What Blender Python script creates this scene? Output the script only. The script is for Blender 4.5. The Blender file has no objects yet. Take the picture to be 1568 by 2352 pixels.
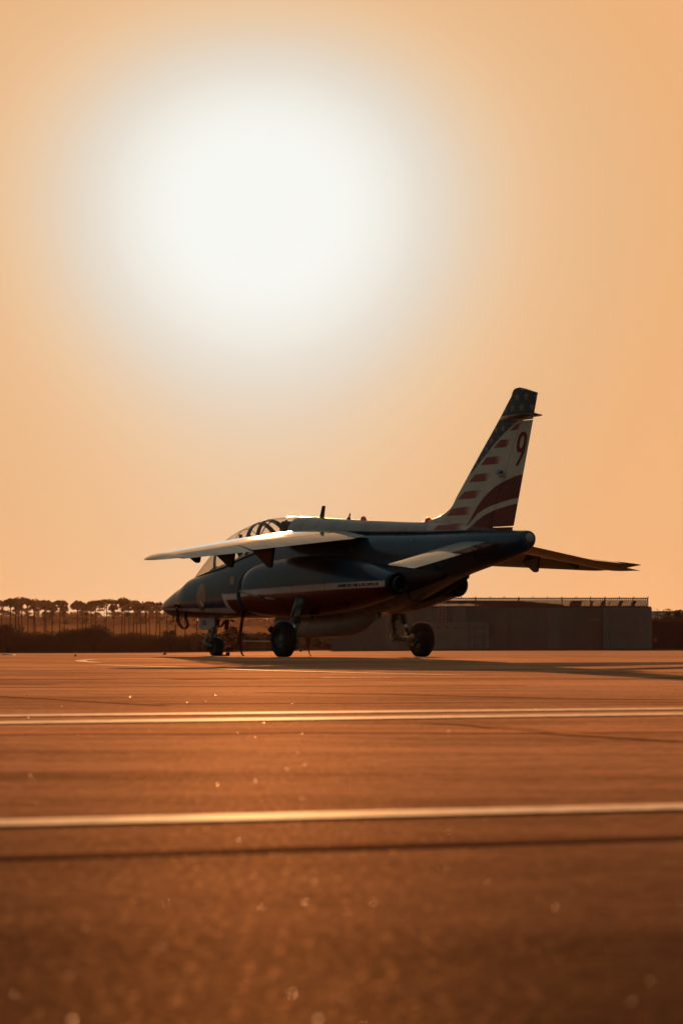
import bpy, math, random
import numpy as np
from mathutils import Vector, Matrix
random.seed(7); rng = np.random.default_rng(7)
S = bpy.context.scene
COL = S.collection

# ------------------------------------------------------------------ camera, sky, sun
FPX, HCAM, YH = 6880.0, 0.222, 1478.5          # focal length in units of 1/1568 frame width, eye height, horizon row
cam = bpy.data.cameras.new("camera"); camo = bpy.data.objects.new("camera", cam); COL.objects.link(camo)
cam.sensor_fit = 'HORIZONTAL'; cam.sensor_width = 24.0; cam.lens = 24.0 * FPX / 1568
cam.clip_start = 0.05; cam.clip_end = 6000
pitch = math.atan((YH - 1176) / FPX)
camo.location = (0, 0, HCAM); camo.rotation_euler = (math.pi / 2 + pitch, 0, 0)
cam.dof.use_dof = True; cam.dof.focus_distance = 49.0; cam.dof.aperture_fstop = 8.8
S.camera = camo
S.view_settings.view_transform = 'Standard'; S.view_settings.look = 'None'
S.view_settings.exposure = 0.0; S.view_settings.gamma = 1.0
S.render.engine = 'CYCLES'
S.cycles.max_bounces = 6; S.cycles.diffuse_bounces = 2; S.cycles.glossy_bounces = 4
S.cycles.transparent_max_bounces = 12; S.cycles.volume_bounces = 0
S.cycles.use_denoising = True
S.cycles.sample_clamp_indirect = 6.0

SUN = Vector(((590 - 784) / FPX, 1.0, (YH - 470) / FPX)).normalized()
sun_el = math.asin(SUN.z); sun_az = math.atan2(SUN.x, SUN.y)
sl = bpy.data.lights.new("sun", 'SUN'); so = bpy.data.objects.new("sun", sl); COL.objects.link(so)
sl.energy = 5.0; sl.angle = math.radians(0.6); sl.color = (1.0, 0.45, 0.17)
so.rotation_euler = (-SUN).to_track_quat('-Z', 'Y').to_euler(); so.location = (0, 0, 60)

W = bpy.data.worlds.new("World"); S.world = W; W.use_nodes = True
nt = W.node_tree; N = nt.nodes; L = nt.links; N.clear()
def mth(nt, op, a, b=None, c=None):
    n = nt.nodes.new('ShaderNodeMath'); n.operation = op
    for i, v in enumerate((a, b, c)):
        if v is None: continue
        if isinstance(v, (int, float)): n.inputs[i].default_value = v
        else: nt.links.new(v, n.inputs[i])
    return n.outputs[0]
def srgb(*c): return tuple(((x / 255) / 12.92 if x <= 10 else ((x / 255 + .055) / 1.055) ** 2.4) for x in c)
tc = N.new('ShaderNodeTexCoord'); nm = N.new('ShaderNodeVectorMath'); nm.operation = 'NORMALIZE'; L.new(tc.outputs['Generated'], nm.inputs[0])
sp = N.new('ShaderNodeSeparateXYZ'); L.new(nm.outputs[0], sp.inputs[0])
dv = N.new('ShaderNodeVectorMath'); dv.operation = 'DOT_PRODUCT'; L.new(nm.outputs[0], dv.inputs[0]); dv.inputs[1].default_value = Vector(((597 - 784) / FPX, 1.0, (YH - 470) / FPX)).normalized()
ang = mth(nt, 'ARCCOSINE', mth(nt, 'MINIMUM', dv.outputs['Value'], 1.0))           # true angle to the sun
el = mth(nt, 'ARCSINE', sp.outputs[2])
dz = mth(nt, 'SUBTRACT', el, sun_el)
# the aureole is stretched sideways and towards the horizon, where the low air is thickest
down = mth(nt, 'MAXIMUM', mth(nt, 'MULTIPLY', dz, -FPX / 680), 0.0)        # saturates towards the horizon
dneg = mth(nt, 'MULTIPLY', mth(nt, 'DIVIDE', down, mth(nt, 'POWER', mth(nt, 'ADD', mth(nt, 'POWER', down, 4.0), 1.0), 1 / 4)), 680 / FPX)
up = mth(nt, 'MAXIMUM', dz, 0.0)
dv2 = mth(nt, 'ADD', dneg, mth(nt, 'MULTIPLY', up, mth(nt, 'MULTIPLY_ADD', up, .00042 * FPX, 1.03)))
hor2 = mth(nt, 'MAXIMUM', mth(nt, 'SUBTRACT', mth(nt, 'MULTIPLY', ang, ang), mth(nt, 'MULTIPLY', dz, dz)), 0.0)
rad = mth(nt, 'SQRT', mth(nt, 'ADD', mth(nt, 'MULTIPLY', hor2, 0.97), mth(nt, 'MULTIPLY', dv2, dv2)))
fac = mth(nt, 'POWER', mth(nt, 'DIVIDE', rad, math.pi / 1.05), 0.5)
rp = N.new('ShaderNodeValToRGB'); L.new(fac, rp.inputs[0]); rp.color_ramp.interpolation = 'B_SPLINE' if False else 'LINEAR'
def stop(u): return math.sqrt((u / FPX) / math.pi)
stops = [(0, (246, 247, 242)), (170, (246, 247, 242)), (225, (244, 244, 237)), (275, (241, 239, 230)), (325, (237, 232, 221)), (370, (232, 224, 210)), (425, (229, 216, 198)), (470, (230, 210, 186)),
         (510, (231, 205, 175)), (590, (234, 198, 158)), (660, (235, 191, 147)), (740, (233, 187, 139)), (830, (232, 183, 134)), (1000, (236, 179, 125)), (1150, (238, 179, 124))]
cr = rp.color_ramp
while len(cr.elements) > 1: cr.elements.remove(cr.elements[-1])
cr.elements[0].position = 0; cr.elements[0].color = srgb(*stops[0][1]) + (1,)
for u, c in stops[1:]:
    e = cr.elements.new(stop(u)); e.color = srgb(*c) + (1,)
for deg, c in ((13, (.66, .36, .17)), (18, (.42, .25, .13)), (27, (.22, .155, .10)), (45, (.10, .11, .095)), (85, (.055, .09, .092)), (180, (.125, .150, .135))):
    e = cr.elements.new(math.sqrt(deg / 180)); e.color = c + (1,)
sky = N.new('ShaderNodeTexSky'); sky.sky_type = 'NISHITA'; sky.sun_disc = False
sky.sun_elevation = sun_el; sky.sun_rotation = sun_az; sky.dust_density = 4.0; sky.air_density = 1.2
bg1 = N.new('ShaderNodeBackground'); bg1.inputs[1].default_value = 1.0; L.new(rp.outputs[0], bg1.inputs[0])
bg2 = N.new('ShaderNodeBackground'); bg2.inputs[1].default_value = 0.05; L.new(sky.outputs[0], bg2.inputs[0])
mx = N.new('ShaderNodeMixShader')
mf = N.new('ShaderNodeMapRange'); mf.interpolation_type = 'SMOOTHSTEP'; L.new(rad, mf.inputs[0])
mf.inputs[1].default_value = 0.2; mf.inputs[2].default_value = 1.2; mf.inputs[3].default_value = 0.0; mf.inputs[4].default_value = 0.35
L.new(mf.outputs[0], mx.inputs[0]); L.new(bg1.outputs[0], mx.inputs[1]); L.new(bg2.outputs[0], mx.inputs[2])
wo = N.new('ShaderNodeOutputWorld'); L.new(mx.outputs[0], wo.inputs[0])

# ------------------------------------------------------------------ helpers
def tag(o, label=None, cat=None, group=None, kind=None):
    if label: o['label'] = label
    if cat: o['category'] = cat
    if group: o['group'] = group
    if kind: o['kind'] = kind
    return o
def mesh(name, v, f, mat=None, parent=None, smooth=False, col=None, loc=None, auto=None):
    me = bpy.data.meshes.new(name); v = np.asarray(v, float)
    if loc is not None: v = v - np.asarray(loc, float)
    me.from_pydata(v.tolist(), [], [tuple(int(i) for i in q) for q in f]); me.update()
    if col is not None:
        a = me.color_attributes.new('Col', 'FLOAT_COLOR', 'POINT')
        c = np.ones((len(v), 4), np.float32); c[:, :3] = col; a.data.foreach_set('color', c.ravel())
    if smooth:
        me.polygons.foreach_set('use_smooth', [True] * len(me.polygons))
    if mat: me.materials.append(mat)
    o = bpy.data.objects.new(name, me); COL.objects.link(o)
    if loc is not None: o.location = loc
    if parent: o.parent = parent
    if auto:
        m = o.modifiers.new('edges', 'EDGE_SPLIT'); m.split_angle = math.radians(auto)
    return o
def empty(name, loc=(0, 0, 0), rz=0):
    o = bpy.data.objects.new(name, None); COL.objects.link(o); o.location = loc; o.rotation_euler = (0, 0, rz); o.empty_display_size = .2
    return o
class MB:
    def __init__(s): s.v = []; s.f = []
    def add(s, v, f):
        n = len(s.v); s.v += [tuple(map(float, p)) for p in v]; s.f += [tuple(i + n for i in q) for q in f]; return s
    def box(s, a, b):
        x0, y0, z0 = a; x1, y1, z1 = b
        return s.add([(x0, y0, z0), (x1, y0, z0), (x1, y1, z0), (x0, y1, z0), (x0, y0, z1), (x1, y0, z1), (x1, y1, z1), (x0, y1, z1)],
                     [(0, 3, 2, 1), (4, 5, 6, 7), (0, 1, 5, 4), (1, 2, 6, 5), (2, 3, 7, 6), (3, 0, 4, 7)])
    def tube(s, pts, r, n=10, cap=True):
        pts = [Vector(p) for p in pts]; rs = r if isinstance(r, (list, tuple)) else [r] * len(pts)
        V = []; prev = None
        for i, p in enumerate(pts):
            d = (pts[min(i + 1, len(pts) - 1)] - pts[max(i - 1, 0)]).normalized()
            if prev is None: a = d.orthogonal().normalized()
            else: a = (prev - d * prev.dot(d)); a = a.normalized() if a.length > 1e-6 else d.orthogonal().normalized()
            prev = a; b = d.cross(a)
            for k in range(n):
                t = 2 * math.pi * k / n; V.append(p + (a * math.cos(t) + b * math.sin(t)) * rs[i])
        F = [(i * n + k, i * n + (k + 1) % n, (i + 1) * n + (k + 1) % n, (i + 1) * n + k) for i in range(len(pts) - 1) for k in range(n)]
        if cap: F += [tuple(range(n))[::-1], tuple((len(pts) - 1) * n + k for k in range(n))]
        return s.add(V, F)
    def lathe(s, prof, c, axis=(0, 1, 0), n=40):
        ax = Vector(axis).normalized(); a = ax.orthogonal().normalized(); b = ax.cross(a); c = Vector(c); V = []
        for r, h in prof:
            for k in range(n):
                t = 2 * math.pi * k / n; V.append(c + ax * h + (a * math.cos(t) + b * math.sin(t)) * r)
        F = [(i * n + k, i * n + (k + 1) % n, (i + 1) * n + (k + 1) % n, (i + 1) * n + k) for i in range(len(prof) - 1) for k in range(n)]
        return s.add(V, F)
    def prism(s, poly, y0, y1):      # polygon in X-Z, extruded in Y
        n = len(poly); V = [(x, y0, z) for x, z in poly] + [(x, y1, z) for x, z in poly]
        return s.add(V, [tuple(range(n)), tuple(range(2 * n - 1, n - 1, -1))] + [(i, i + n, (i + 1) % n + n, (i + 1) % n) for i in range(n)])
    def band(s, pts, nrm, w, th=.004):   # flat strap along pts, wide along nrm
        V = []; nrm = Vector(nrm).normalized()
        P_ = [Vector(p) for p in pts]
        for i, p in enumerate(P_):
            d = (P_[min(i + 1, len(P_) - 1)] - P_[max(i - 1, 0)]).normalized(); t = d.cross(nrm).normalized()
            ww = w[i] if isinstance(w, (list, tuple)) else w
            for a, b in ((-1, -1), (1, -1), (1, 1), (-1, 1)): V.append(p + nrm * a * ww / 2 + t * b * th / 2)
        F = [(i * 4 + k, i * 4 + (k + 1) % 4, i * 4 + 4 + (k + 1) % 4, i * 4 + 4 + k) for i in range(len(P_) - 1) for k in range(4)]
        F += [(3, 2, 1, 0), tuple(len(V) - 4 + k for k in range(4))]
        return s.add(V, F)
    def build(s, name, mat=None, parent=None, smooth=False, auto=None, loc=None):
        return mesh(name, s.v, s.f, mat, parent, smooth, auto=auto, loc=loc)
def pchip(x, y, q):
    x = np.asarray(x, float); y = np.asarray(y, float)
    if x[0] > x[-1]: x = x[::-1]; y = y[::-1]
    h = np.diff(x); d = np.diff(y) / h; m = np.zeros_like(y); m[0] = d[0]; m[-1] = d[-1]
    for i in range(1, len(x) - 1):
        if d[i - 1] * d[i] > 0:
            w1 = 2 * h[i] + h[i - 1]; w2 = h[i] + 2 * h[i - 1]; m[i] = (w1 + w2) / (w1 / d[i - 1] + w2 / d[i])
    q = np.clip(q, x[0], x[-1]); i = np.clip(np.searchsorted(x, q) - 1, 0, len(x) - 2); t = (q - x[i]) / h[i]
    return ((2 * t**3 - 3 * t**2 + 1) * y[i] + (t**3 - 2 * t**2 + t) * h[i] * m[i] + (-2 * t**3 + 3 * t**2) * y[i + 1] + (t**3 - t**2) * h[i] * m[i + 1])
def inpoly(px, pz, poly):
    r = np.zeros(px.shape, bool); j = len(poly) - 1
    for i in range(len(poly)):
        xi, zi = poly[i]; xj, zj = poly[j]
        if zi != zj: r ^= ((zi > pz) != (zj > pz)) & (px < (xj - xi) * (pz - zi) / (zj - zi) + xi)
        j = i
    return r
# ------------------------------------------------------------------ materials
def mat(name, col=(.5, .5, .5), rough=.5, metal=0, coat=0, spec=.5, noise=0, nscale=5, bump=0, attr=False, trans=0, alpha=1):
    m = bpy.data.materials.new(name); m.use_nodes = True; t = m.node_tree; b = t.nodes['Principled BSDF']
    b.inputs['Base Color'].default_value = (*col, 1); b.inputs['Roughness'].default_value = rough; b.inputs['Metallic'].default_value = metal
    b.inputs['Coat Weight'].default_value = coat; b.inputs['Coat Roughness'].default_value = .06; b.inputs['Specular IOR Level'].default_value = spec
    src = None
    if attr:
        a = t.nodes.new('ShaderNodeAttribute'); a.attribute_name = 'Col'; src = a.outputs['Color']
    if noise or bump:
        tcn = t.nodes.new('ShaderNodeTexCoord'); nn = t.nodes.new('ShaderNodeTexNoise'); nn.inputs['Scale'].default_value = nscale; nn.inputs['Detail'].default_value = 6
        t.links.new(tcn.outputs['Object'], nn.inputs['Vector'])
        if noise:
            mr = t.nodes.new('ShaderNodeMapRange'); t.links.new(nn.outputs['Fac'], mr.inputs[0]); mr.inputs[1].default_value = .3; mr.inputs[2].default_value = .7
            mr.inputs[3].default_value = 1 - noise; mr.inputs[4].default_value = 1 + noise * .4
            vm = t.nodes.new('ShaderNodeVectorMath'); vm.operation = 'SCALE'
            if src: t.links.new(src, vm.inputs[0])
            else: vm.inputs[0].default_value = col
            t.links.new(mr.outputs[0], vm.inputs['Scale']); src = vm.outputs[0]
            r2 = t.nodes.new('ShaderNodeMapRange'); t.links.new(nn.outputs['Fac'], r2.inputs[0]); r2.inputs[1].default_value = .3; r2.inputs[2].default_value = .7
            r2.inputs[3].default_value = rough * .75; r2.inputs[4].default_value = min(1, rough * 1.3); t.links.new(r2.outputs[0], b.inputs['Roughness'])
        if bump:
            bm_ = t.nodes.new('ShaderNodeBump'); bm_.inputs['Strength'].default_value = bump; bm_.inputs['Distance'].default_value = .01
            t.links.new(nn.outputs['Fac'], bm_.inputs['Height']); t.links.new(bm_.outputs[0], b.inputs['Normal'])
    if src: t.links.new(src, b.inputs['Base Color'])
    if trans: b.inputs['Transmission Weight'].default_value = trans
    return m
BLUE, WHITE, RED, GOLD, GREY, DARK = (.007, .060, .100), (.85, .70, .60), (.15, .008, .010), (.58, .24, .06), (.42, .40, .36), (.01, .011, .012)
M_paint = mat('aircraft_paint', rough=.32, coat=.62, spec=.35, attr=True, noise=.22, nscale=2.2)
M_tailpaint = mat('tail_paint', rough=.38, coat=.2, attr=True, noise=.15, nscale=3)
M_wing = mat('wing_paint', rough=.055, coat=0, spec=.5, attr=True, noise=.25, nscale=3.5)
M_belly = mat('belly_paint', (.42, .40, .36), .4, coat=.2, noise=.2, nscale=3)
M_black = mat('black_metal', (.012, .012, .013), .45, metal=.3)
M_hot = mat('burnt_metal', (.10, .085, .07), .4, metal=.8, noise=.3, nscale=9)
M_rub = mat('tyre_rubber', (.012, .012, .013), .75, noise=.3, nscale=14, bump=.3)
M_rim = mat('wheel_metal', (.17, .17, .16), .4, metal=.6, noise=.3, nscale=20)
M_strut = mat('strut_metal', (.22, .23, .21), .35, metal=.5, noise=.3, nscale=18)
M_chrome = mat('oleo_chrome', (.7, .7, .7), .12, metal=1)
M_cloth = mat('red_webbing', (.03, .006, .005), .8)
M_cover = mat('blue_canvas', (.05, .11, .14), .6, noise=.3, nscale=8)
M_cock = mat('cockpit_black', (.02, .018, .016), .55)
M_seat = mat('seat_fabric', (.06, .035, .02), .8)
M_text = mat('dark_lettering', (.012, .012, .014), .5)
M_red9 = mat('red_lettering', (.30, .016, .014), .45)
def glass_mat(name, tint, rough=.02):
    m = bpy.data.materials.new(name); m.use_nodes = True; t = m.node_tree; t.nodes.clear()
    o = t.nodes.new('ShaderNodeOutputMaterial'); mi = t.nodes.new('ShaderNodeMixShader'); tr = t.nodes.new('ShaderNodeBsdfTransparent'); g = t.nodes.new('ShaderNodeBsdfGlossy')
    fr = t.nodes.new('ShaderNodeFresnel'); ge = t.nodes.new('ShaderNodeNewGeometry'); t.links.new(mth(t, 'MULTIPLY_ADD', ge.outputs['Backfacing'], 1 / 1.4 - 1.4, 1.4), fr.inputs[0])
    tr.inputs[0].default_value = (*tint, 1); g.inputs['Roughness'].default_value = rough
    t.links.new(fr.outputs[0], mi.inputs[0]); t.links.new(tr.outputs[0], mi.inputs[1]); t.links.new(g.outputs[0], mi.inputs[2]); t.links.new(mi.outputs[0], o.inputs[0])
    return m
M_glass = glass_mat('canopy_perspex', (.93, .90, .86)); M_screen = glass_mat('windscreen_glass', (.74, .68, .62))
M_beacon = mat('beacon_red_glass', (.75, .01, .01), .1, coat=1, trans=.6)

# ------------------------------------------------------------------ ground
def sstep(a, b, x):
    t = np.clip((x - a) / (b - a), 0, 1); return t * t * (3 - 2 * t)
def gz(x, y):
    x = np.asarray(x, float); y = np.asarray(y, float)
    near = -.08 * sstep(47.5, 33, y)
    k = np.clip((y - 58) / 190, 0, 1); D_ = .36 + .36 / (1 + np.exp((x + 8) / 6))
    return near - D_ * k ** 1.15
def bear(u, d): return (u - 784) / FPX * d          # sideways metres of a bearing at distance d
ys = np.concatenate([[-30, -10, -3, 0], np.geomspace(.4, 60, 200), np.linspace(61, 300, 140), np.geomspace(305, 4000, 30)])
xs = np.concatenate([-np.geomspace(2500, .5, 34), [0], np.geomspace(.5, 2500, 34)])
XX, YY = np.meshgrid(xs, ys); ZZ = gz(XX, YY); nx = len(xs)
gv = np.stack([XX.ravel(), YY.ravel(), ZZ.ravel()], 1)
gf = [(i * nx + j, i * nx + j + 1, (i + 1) * nx + j + 1, (i + 1) * nx + j) for i in range(len(ys) - 1) for j in range(nx - 1)]
def dusty(t, colour, scale, sheen, srough, gloss, grough, normal=None, fleck=None):
    """worn paving: matt stone + dust that brightens at grazing angles + a faint broad shine"""
    K, Q = t.nodes, t.links; o = [n for n in K if n.type == 'OUTPUT_MATERIAL'][0]; K.remove(K['Principled BSDF'])
    d = K.new('ShaderNodeBsdfDiffuse'); Q.new(colour, d.inputs['Color']); g = K.new('ShaderNodeBsdfSheen'); g.inputs['Roughness'].default_value = srough
    vs = K.new('ShaderNodeVectorMath'); vs.operation = 'SCALE'; vs.inputs[0].default_value = sheen; Q.new(scale, vs.inputs['Scale']); Q.new(vs.outputs[0], g.inputs['Color'])
    gl = K.new('ShaderNodeBsdfGlossy'); gl.inputs['Color'].default_value = (*gloss, 1); gl.inputs['Roughness'].default_value = grough
    if fleck:
        v2 = K.new('ShaderNodeVectorMath'); v2.operation = 'SCALE'; v2.inputs[0].default_value = gloss; Q.new(fleck, v2.inputs['Scale']); Q.new(v2.outputs[0], gl.inputs['Color'])
    if normal: Q.new(normal, gl.inputs['Normal'])
    a1 = K.new('ShaderNodeAddShader'); Q.new(d.outputs[0], a1.inputs[0]); Q.new(g.outputs[0], a1.inputs[1])
    a2 = K.new('ShaderNodeAddShader'); Q.new(a1.outputs[0], a2.inputs[0]); Q.new(gl.outputs[0], a2.inputs[1]); Q.new(a2.outputs[0], o.inputs[0])
def ground_mat():
    m = bpy.data.materials.new('apron_asphalt'); m.use_nodes = True; t = m.node_tree; b = t.nodes['Principled BSDF']; K = t.nodes; Q = t.links
    tcn = K.new('ShaderNodeTexCoord')
    def noise(scale, detail=5, rough=.6, sx=1, sy=1, dist=0):
        mp = K.new('ShaderNodeMapping'); mp.inputs['Scale'].default_value = (sx, sy, 1); Q.new(tcn.outputs['Object'], mp.inputs[0])
        n = K.new('ShaderNodeTexNoise'); n.inputs['Scale'].default_value = scale; n.inputs['Detail'].default_value = detail; n.inputs['Roughness'].default_value = rough
        n.inputs['Distortion'].default_value = dist
        Q.new(mp.outputs[0], n.inputs['Vector']); return n.outputs['Fac']
    def mr(x, a, b_, c, d):
        n = K.new('ShaderNodeMapRange'); Q.new(x, n.inputs[0])
        for i, v in enumerate((a, b_, c, d)): n.inputs[i + 1].default_value = v
        return n.outputs[0]
    big = noise(.35, 6, .65, .5, 1.0, .6); mid = noise(2.2, 6, .7, .35, 1.3); fine = noise(30, 6, .75, .7, 1)
    grit = noise(240, 2, .6)
    s = mth(t, 'ADD', mth(t, 'MULTIPLY', big, .32), mth(t, 'ADD', mth(t, 'MULTIPLY', mid, .28), mth(t, 'MULTIPLY', fine, .40)))
    r = K.new('ShaderNodeValToRGB'); Q.new(s, r.inputs[0]); e = r.color_ramp.elements
    e[0].position = .40; e[0].color = (.014, .007, .005, 1); e[1].position = .60; e[1].color = (.070, .036, .020, 1)
    bp = K.new('ShaderNodeBump'); bp.inputs['Strength'].default_value = .5; bp.inputs['Distance'].default_value = .012; Q.new(mid, bp.inputs['Height'])
    b2 = K.new('ShaderNodeBump'); b2.inputs['Strength'].default_value = .5; b2.inputs['Distance'].default_value = .003; Q.new(fine, b2.inputs['Height']); Q.new(bp.outputs[0], b2.inputs['Normal'])
    b3 = K.new('ShaderNodeBump'); b3.inputs['Strength'].default_value = .4; b3.inputs['Distance'].default_value = .0012; Q.new(grit, b3.inputs['Height']); Q.new(b2.outputs[0], b3.inputs['Normal'])
    dusty(t, r.outputs[0], mr(s, .44, .57, .45, 1.15), (1.27, .70, .43), .101, (.0165, .0100, .0057), .56, b3.outputs[0], mr(noise(75, 3, .6), .56, .70, .55, 5)); return m
M_ground = ground_mat()
tag(mesh('apron_ground', gv, gf, M_ground, smooth=True), kind='structure')

def line_mat(name, col, wear, sheen, gloss, grough):
    m = bpy.data.materials.new(name); m.use_nodes = True; t = m.node_tree; K = t.nodes; Q = t.links
    tcn = K.new('ShaderNodeTexCoord'); n = K.new('ShaderNodeTexNoise'); n.inputs['Scale'].default_value = 16; n.inputs['Detail'].default_value = 8; n.inputs['Roughness'].default_value = .7
    Q.new(tcn.outputs['Object'], n.inputs['Vector'])
    r = K.new('ShaderNodeValToRGB'); Q.new(n.outputs['Fac'], r.inputs[0]); e = r.color_ramp.elements
    e[0].position = .36; e[0].color = tuple(c * (1 - wear) for c in col) + (1,); e[1].position = .56; e[1].color = (*col, 1)
    w = K.new('ShaderNodeMapRange'); Q.new(n.outputs['Fac'], w.inputs[0])
    for i, v in enumerate((.36, .56, 1 - wear, 1)): w.inputs[i + 1].default_value = v
    dusty(t, r.outputs[0], w.outputs[0], sheen, .13, gloss, grough); return m
M_line = line_mat('road_paint', (.68, .56, .44), .45, (1, .72, .48), (.036, .038, .035), .50)
M_crack = line_mat('worn_joint', (.03, .016, .01), .4, (.62, .33, .18), (.008, .0045, .0025), .6)
M_tar = line_mat('tar_seal', (.010, .007, .006), .3, (.22, .11, .07), (.004, .002, .001), .6)
def strip(name, pts, w, m, lift=.004, wob=0):
    P_ = []
    for (xa, ya), (xb, yb) in zip(pts[:-1], pts[1:]):
        n = max(2, int(math.hypot(xb - xa, yb - ya) / .35)); P_ += [(xa + (xb - xa) * i / n, ya + (yb - ya) * i / n) for i in range(n)]
    P_.append(pts[-1]); V = []
    for i, p in enumerate(P_):
        a = P_[max(i - 1, 0)]; c = P_[min(i + 1, len(P_) - 1)]; d = math.hypot(c[0] - a[0], c[1] - a[1]) or 1
        nx_, ny_ = -(c[1] - a[1]) / d, (c[0] - a[0]) / d; o = wob * (random.random() - .5); ww = w * (1 + (random.random() - .5) * (.5 if wob else 0.04))
        for k in (-.5, .5):
            x, y = p[0] + nx_ * (ww * k + o), p[1] + ny_ * (ww * k + o); V.append((x, y, float(gz(x, y)) + lift))
    F = [(2 * i, 2 * i + 1, 2 * i + 3, 2 * i + 2) for i in range(len(P_) - 1)]
    return tag(mesh(name, V, F, m), kind='structure')
def gp(u, z): return (bear(u, z), z)
strip('painted_line', [gp(-300, 4.92), gp(1900, 5.64)], .175, M_line)
strip('tar_seam', [gp(-300, 4.14), gp(1900, 4.76)], .055, M_tar, .003, .006)
strip('painted_line', [gp(-300, 12.2), gp(1900, 14.15)], .34, M_line)
strip('painted_line', [gp(-300, 11.1), gp(1900, 13.15)], .38, M_line)
strip('tar_seam', [gp(1000, 11.4), gp(1090, 11.1), gp(1330, 9.9), gp(1620, 9.15)], .10, M_crack, .003, .03)
strip('tar_seam', [gp(-100, 22.5), gp(60, 22.4), gp(120, 22.2)], .25, M_crack, .003, .06)
strip('tar_seam', [gp(405, 25.2), gp(500, 25.6), gp(605, 25.4)], .3, M_crack, .003, .06)
strip('tar_seam', [gp(-60, 17.5), gp(120, 16.4), gp(380, 14.6)], .12, M_crack, .003, .04)
strip('tar_seam', [gp(600, 18.5), gp(900, 17.8), gp(1250, 16.6), gp(1650, 15.9)], .10, M_crack, .003, .04)
M_patch = line_mat('worn_patch', (.03, .015, .009), .3, (.80, .43, .25), (.006, .0035, .002), .6)
for za, zb, w, ua, ub in ((10.0, 10.5, .45, -300, 1900), (25.6, 26.6, .9, -300, 1900), (30.5, 31.5, .5, 200, 1900), (20.4, 21.5, .35, -300, 1200), (15.1, 15.7, .3, 300, 1900), (40.0, 41.5, .8, -300, 900)):
    strip('tar_patch', [gp(ua, za), gp((ua + ub) / 2 + 90, (za + zb) / 2 * 1.01), gp(ub, zb)], w, M_patch, .002, w * .5)
# curved taxi guide line that loops back under the jet
strip('painted_line', [gp(1060, 28.2), gp(930, 29.6), gp(784, 31.2), gp(640, 33.0), gp(500, 35.2), gp(400, 36.6), gp(300, 37.6), gp(225, 38.6)], .16, M_line)
strip('painted_line', [gp(225, 40.6), gp(190, 41.6), gp(185, 42.8), gp(215, 43.8), gp(300, 44.6), gp(420, 45.2), gp(600, 46.0)], .16, M_line, .0045)
strip('painted_line', [gp(740, 26.5), gp(820, 26.2), gp(905, 26.4)], .14, M_line)
strip('painted_line', [gp(-200, 58.0), gp(784, 60.5), gp(1800, 71.0)], .45, M_line)
strip('painted_line', [gp(-200, 84), gp(1800, 112)], .5, M_line)

# ------------------------------------------------------------------ jet
TH = math.radians(57.9); sT, cT = math.sin(TH), math.cos(TH)
JLOC = Vector((.174, 50.0, 0)); JROT = math.atan2(sT, -cT)
JM = Matrix.Translation(JLOC) @ Matrix.Rotation(JROT, 4, 'Z')
jet = empty('jet_aircraft', JLOC, JROT)
tag(jet, 'blue, white and red twin seat jet trainer seen from behind, 9 on its fin', 'jet')
def jthing(mb, name, m, label, cat, origin, smooth=False, parent=None):
    """A separate thing built in the jet's own axes: its origin goes to `origin`."""
    o = mesh(name, mb.v, mb.f, m, None, smooth, loc=origin)
    o.location = JM @ Vector(origin); o.rotation_euler = (0, 0, JROT)
    return tag(o, label, cat)
def soft(paint, V, r=.007):
    return sum(paint(V[:, 0] + a * r, V[:, 1], V[:, 2] + b * r) for a in (-1, 0, 1) for b in (-1, 0, 1)) / 9
def loft(name, st, step, nseg, m, paint=None, parent=None, y=0, capf=True, capb=True, arc=None, cols=None, extra=None):
    st = np.array(st, float); X0, X1 = st[:, 0].max(), st[:, 0].min()
    q = np.unique(np.concatenate([np.arange(X1, X0, step), st[:, 0], X0 - (np.linspace(0, 1, 12) ** 2) * .12]))[::-1]; q = q[(q >= X1) & (q <= X0)]; q = q[np.concatenate([[True], -np.diff(q) > step * .12])] if len(q) > 3 else q
    zb, zt, hw, zm, n, yc = [pchip(st[:, 0], st[:, i], q) for i in range(1, 7)]
    nres = nseg; nseg = nseg * 4 if arc is None else nseg
    a = np.linspace(0, 2 * math.pi, nseg, endpoint=False) if arc is None else np.linspace(arc[0], arc[1], nseg)
    c, s_ = np.cos(a), np.sin(a); V = []
    for i in range(len(q)):
        e = 2 / n[i]; yy = yc[i] + hw[i] * np.sign(c) * np.abs(c) ** e
        zz = zm[i] + np.where(s_ > 0, zt[i] - zm[i], zm[i] - zb[i]) * np.sign(s_) * np.abs(s_) ** e
        if arc is None:
            yc2, zc2 = np.append(yy, yy[0]), np.append(zz, zz[0]); sl_ = np.concatenate([[0], np.cumsum(np.hypot(np.diff(yc2), np.diff(zc2)))])
            tt = np.linspace(0, sl_[-1], nres, endpoint=False); yy, zz = np.interp(tt, sl_, yc2), np.interp(tt, sl_, zc2)
        V.append(np.stack([np.full(nres, q[i]), yy, zz], 1))
    nseg = nres; V = np.concatenate(V); F = []; w = nseg if arc is None else nseg - 1
    for i in range(len(q) - 1):
        for k in range(w): F.append((i * nseg + k, (i + 1) * nseg + k, (i + 1) * nseg + (k + 1) % nseg, i * nseg + (k + 1) % nseg))
    if arc is None and capf: F.append(tuple(range(nseg)))
    if arc is None and capb: F.append(tuple(range(len(q) * nseg - 1, (len(q) - 1) * nseg - 1, -1)))
    col = soft(paint, V) if paint else None
    return mesh(name, V, F, m, parent, True, col)
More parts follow.
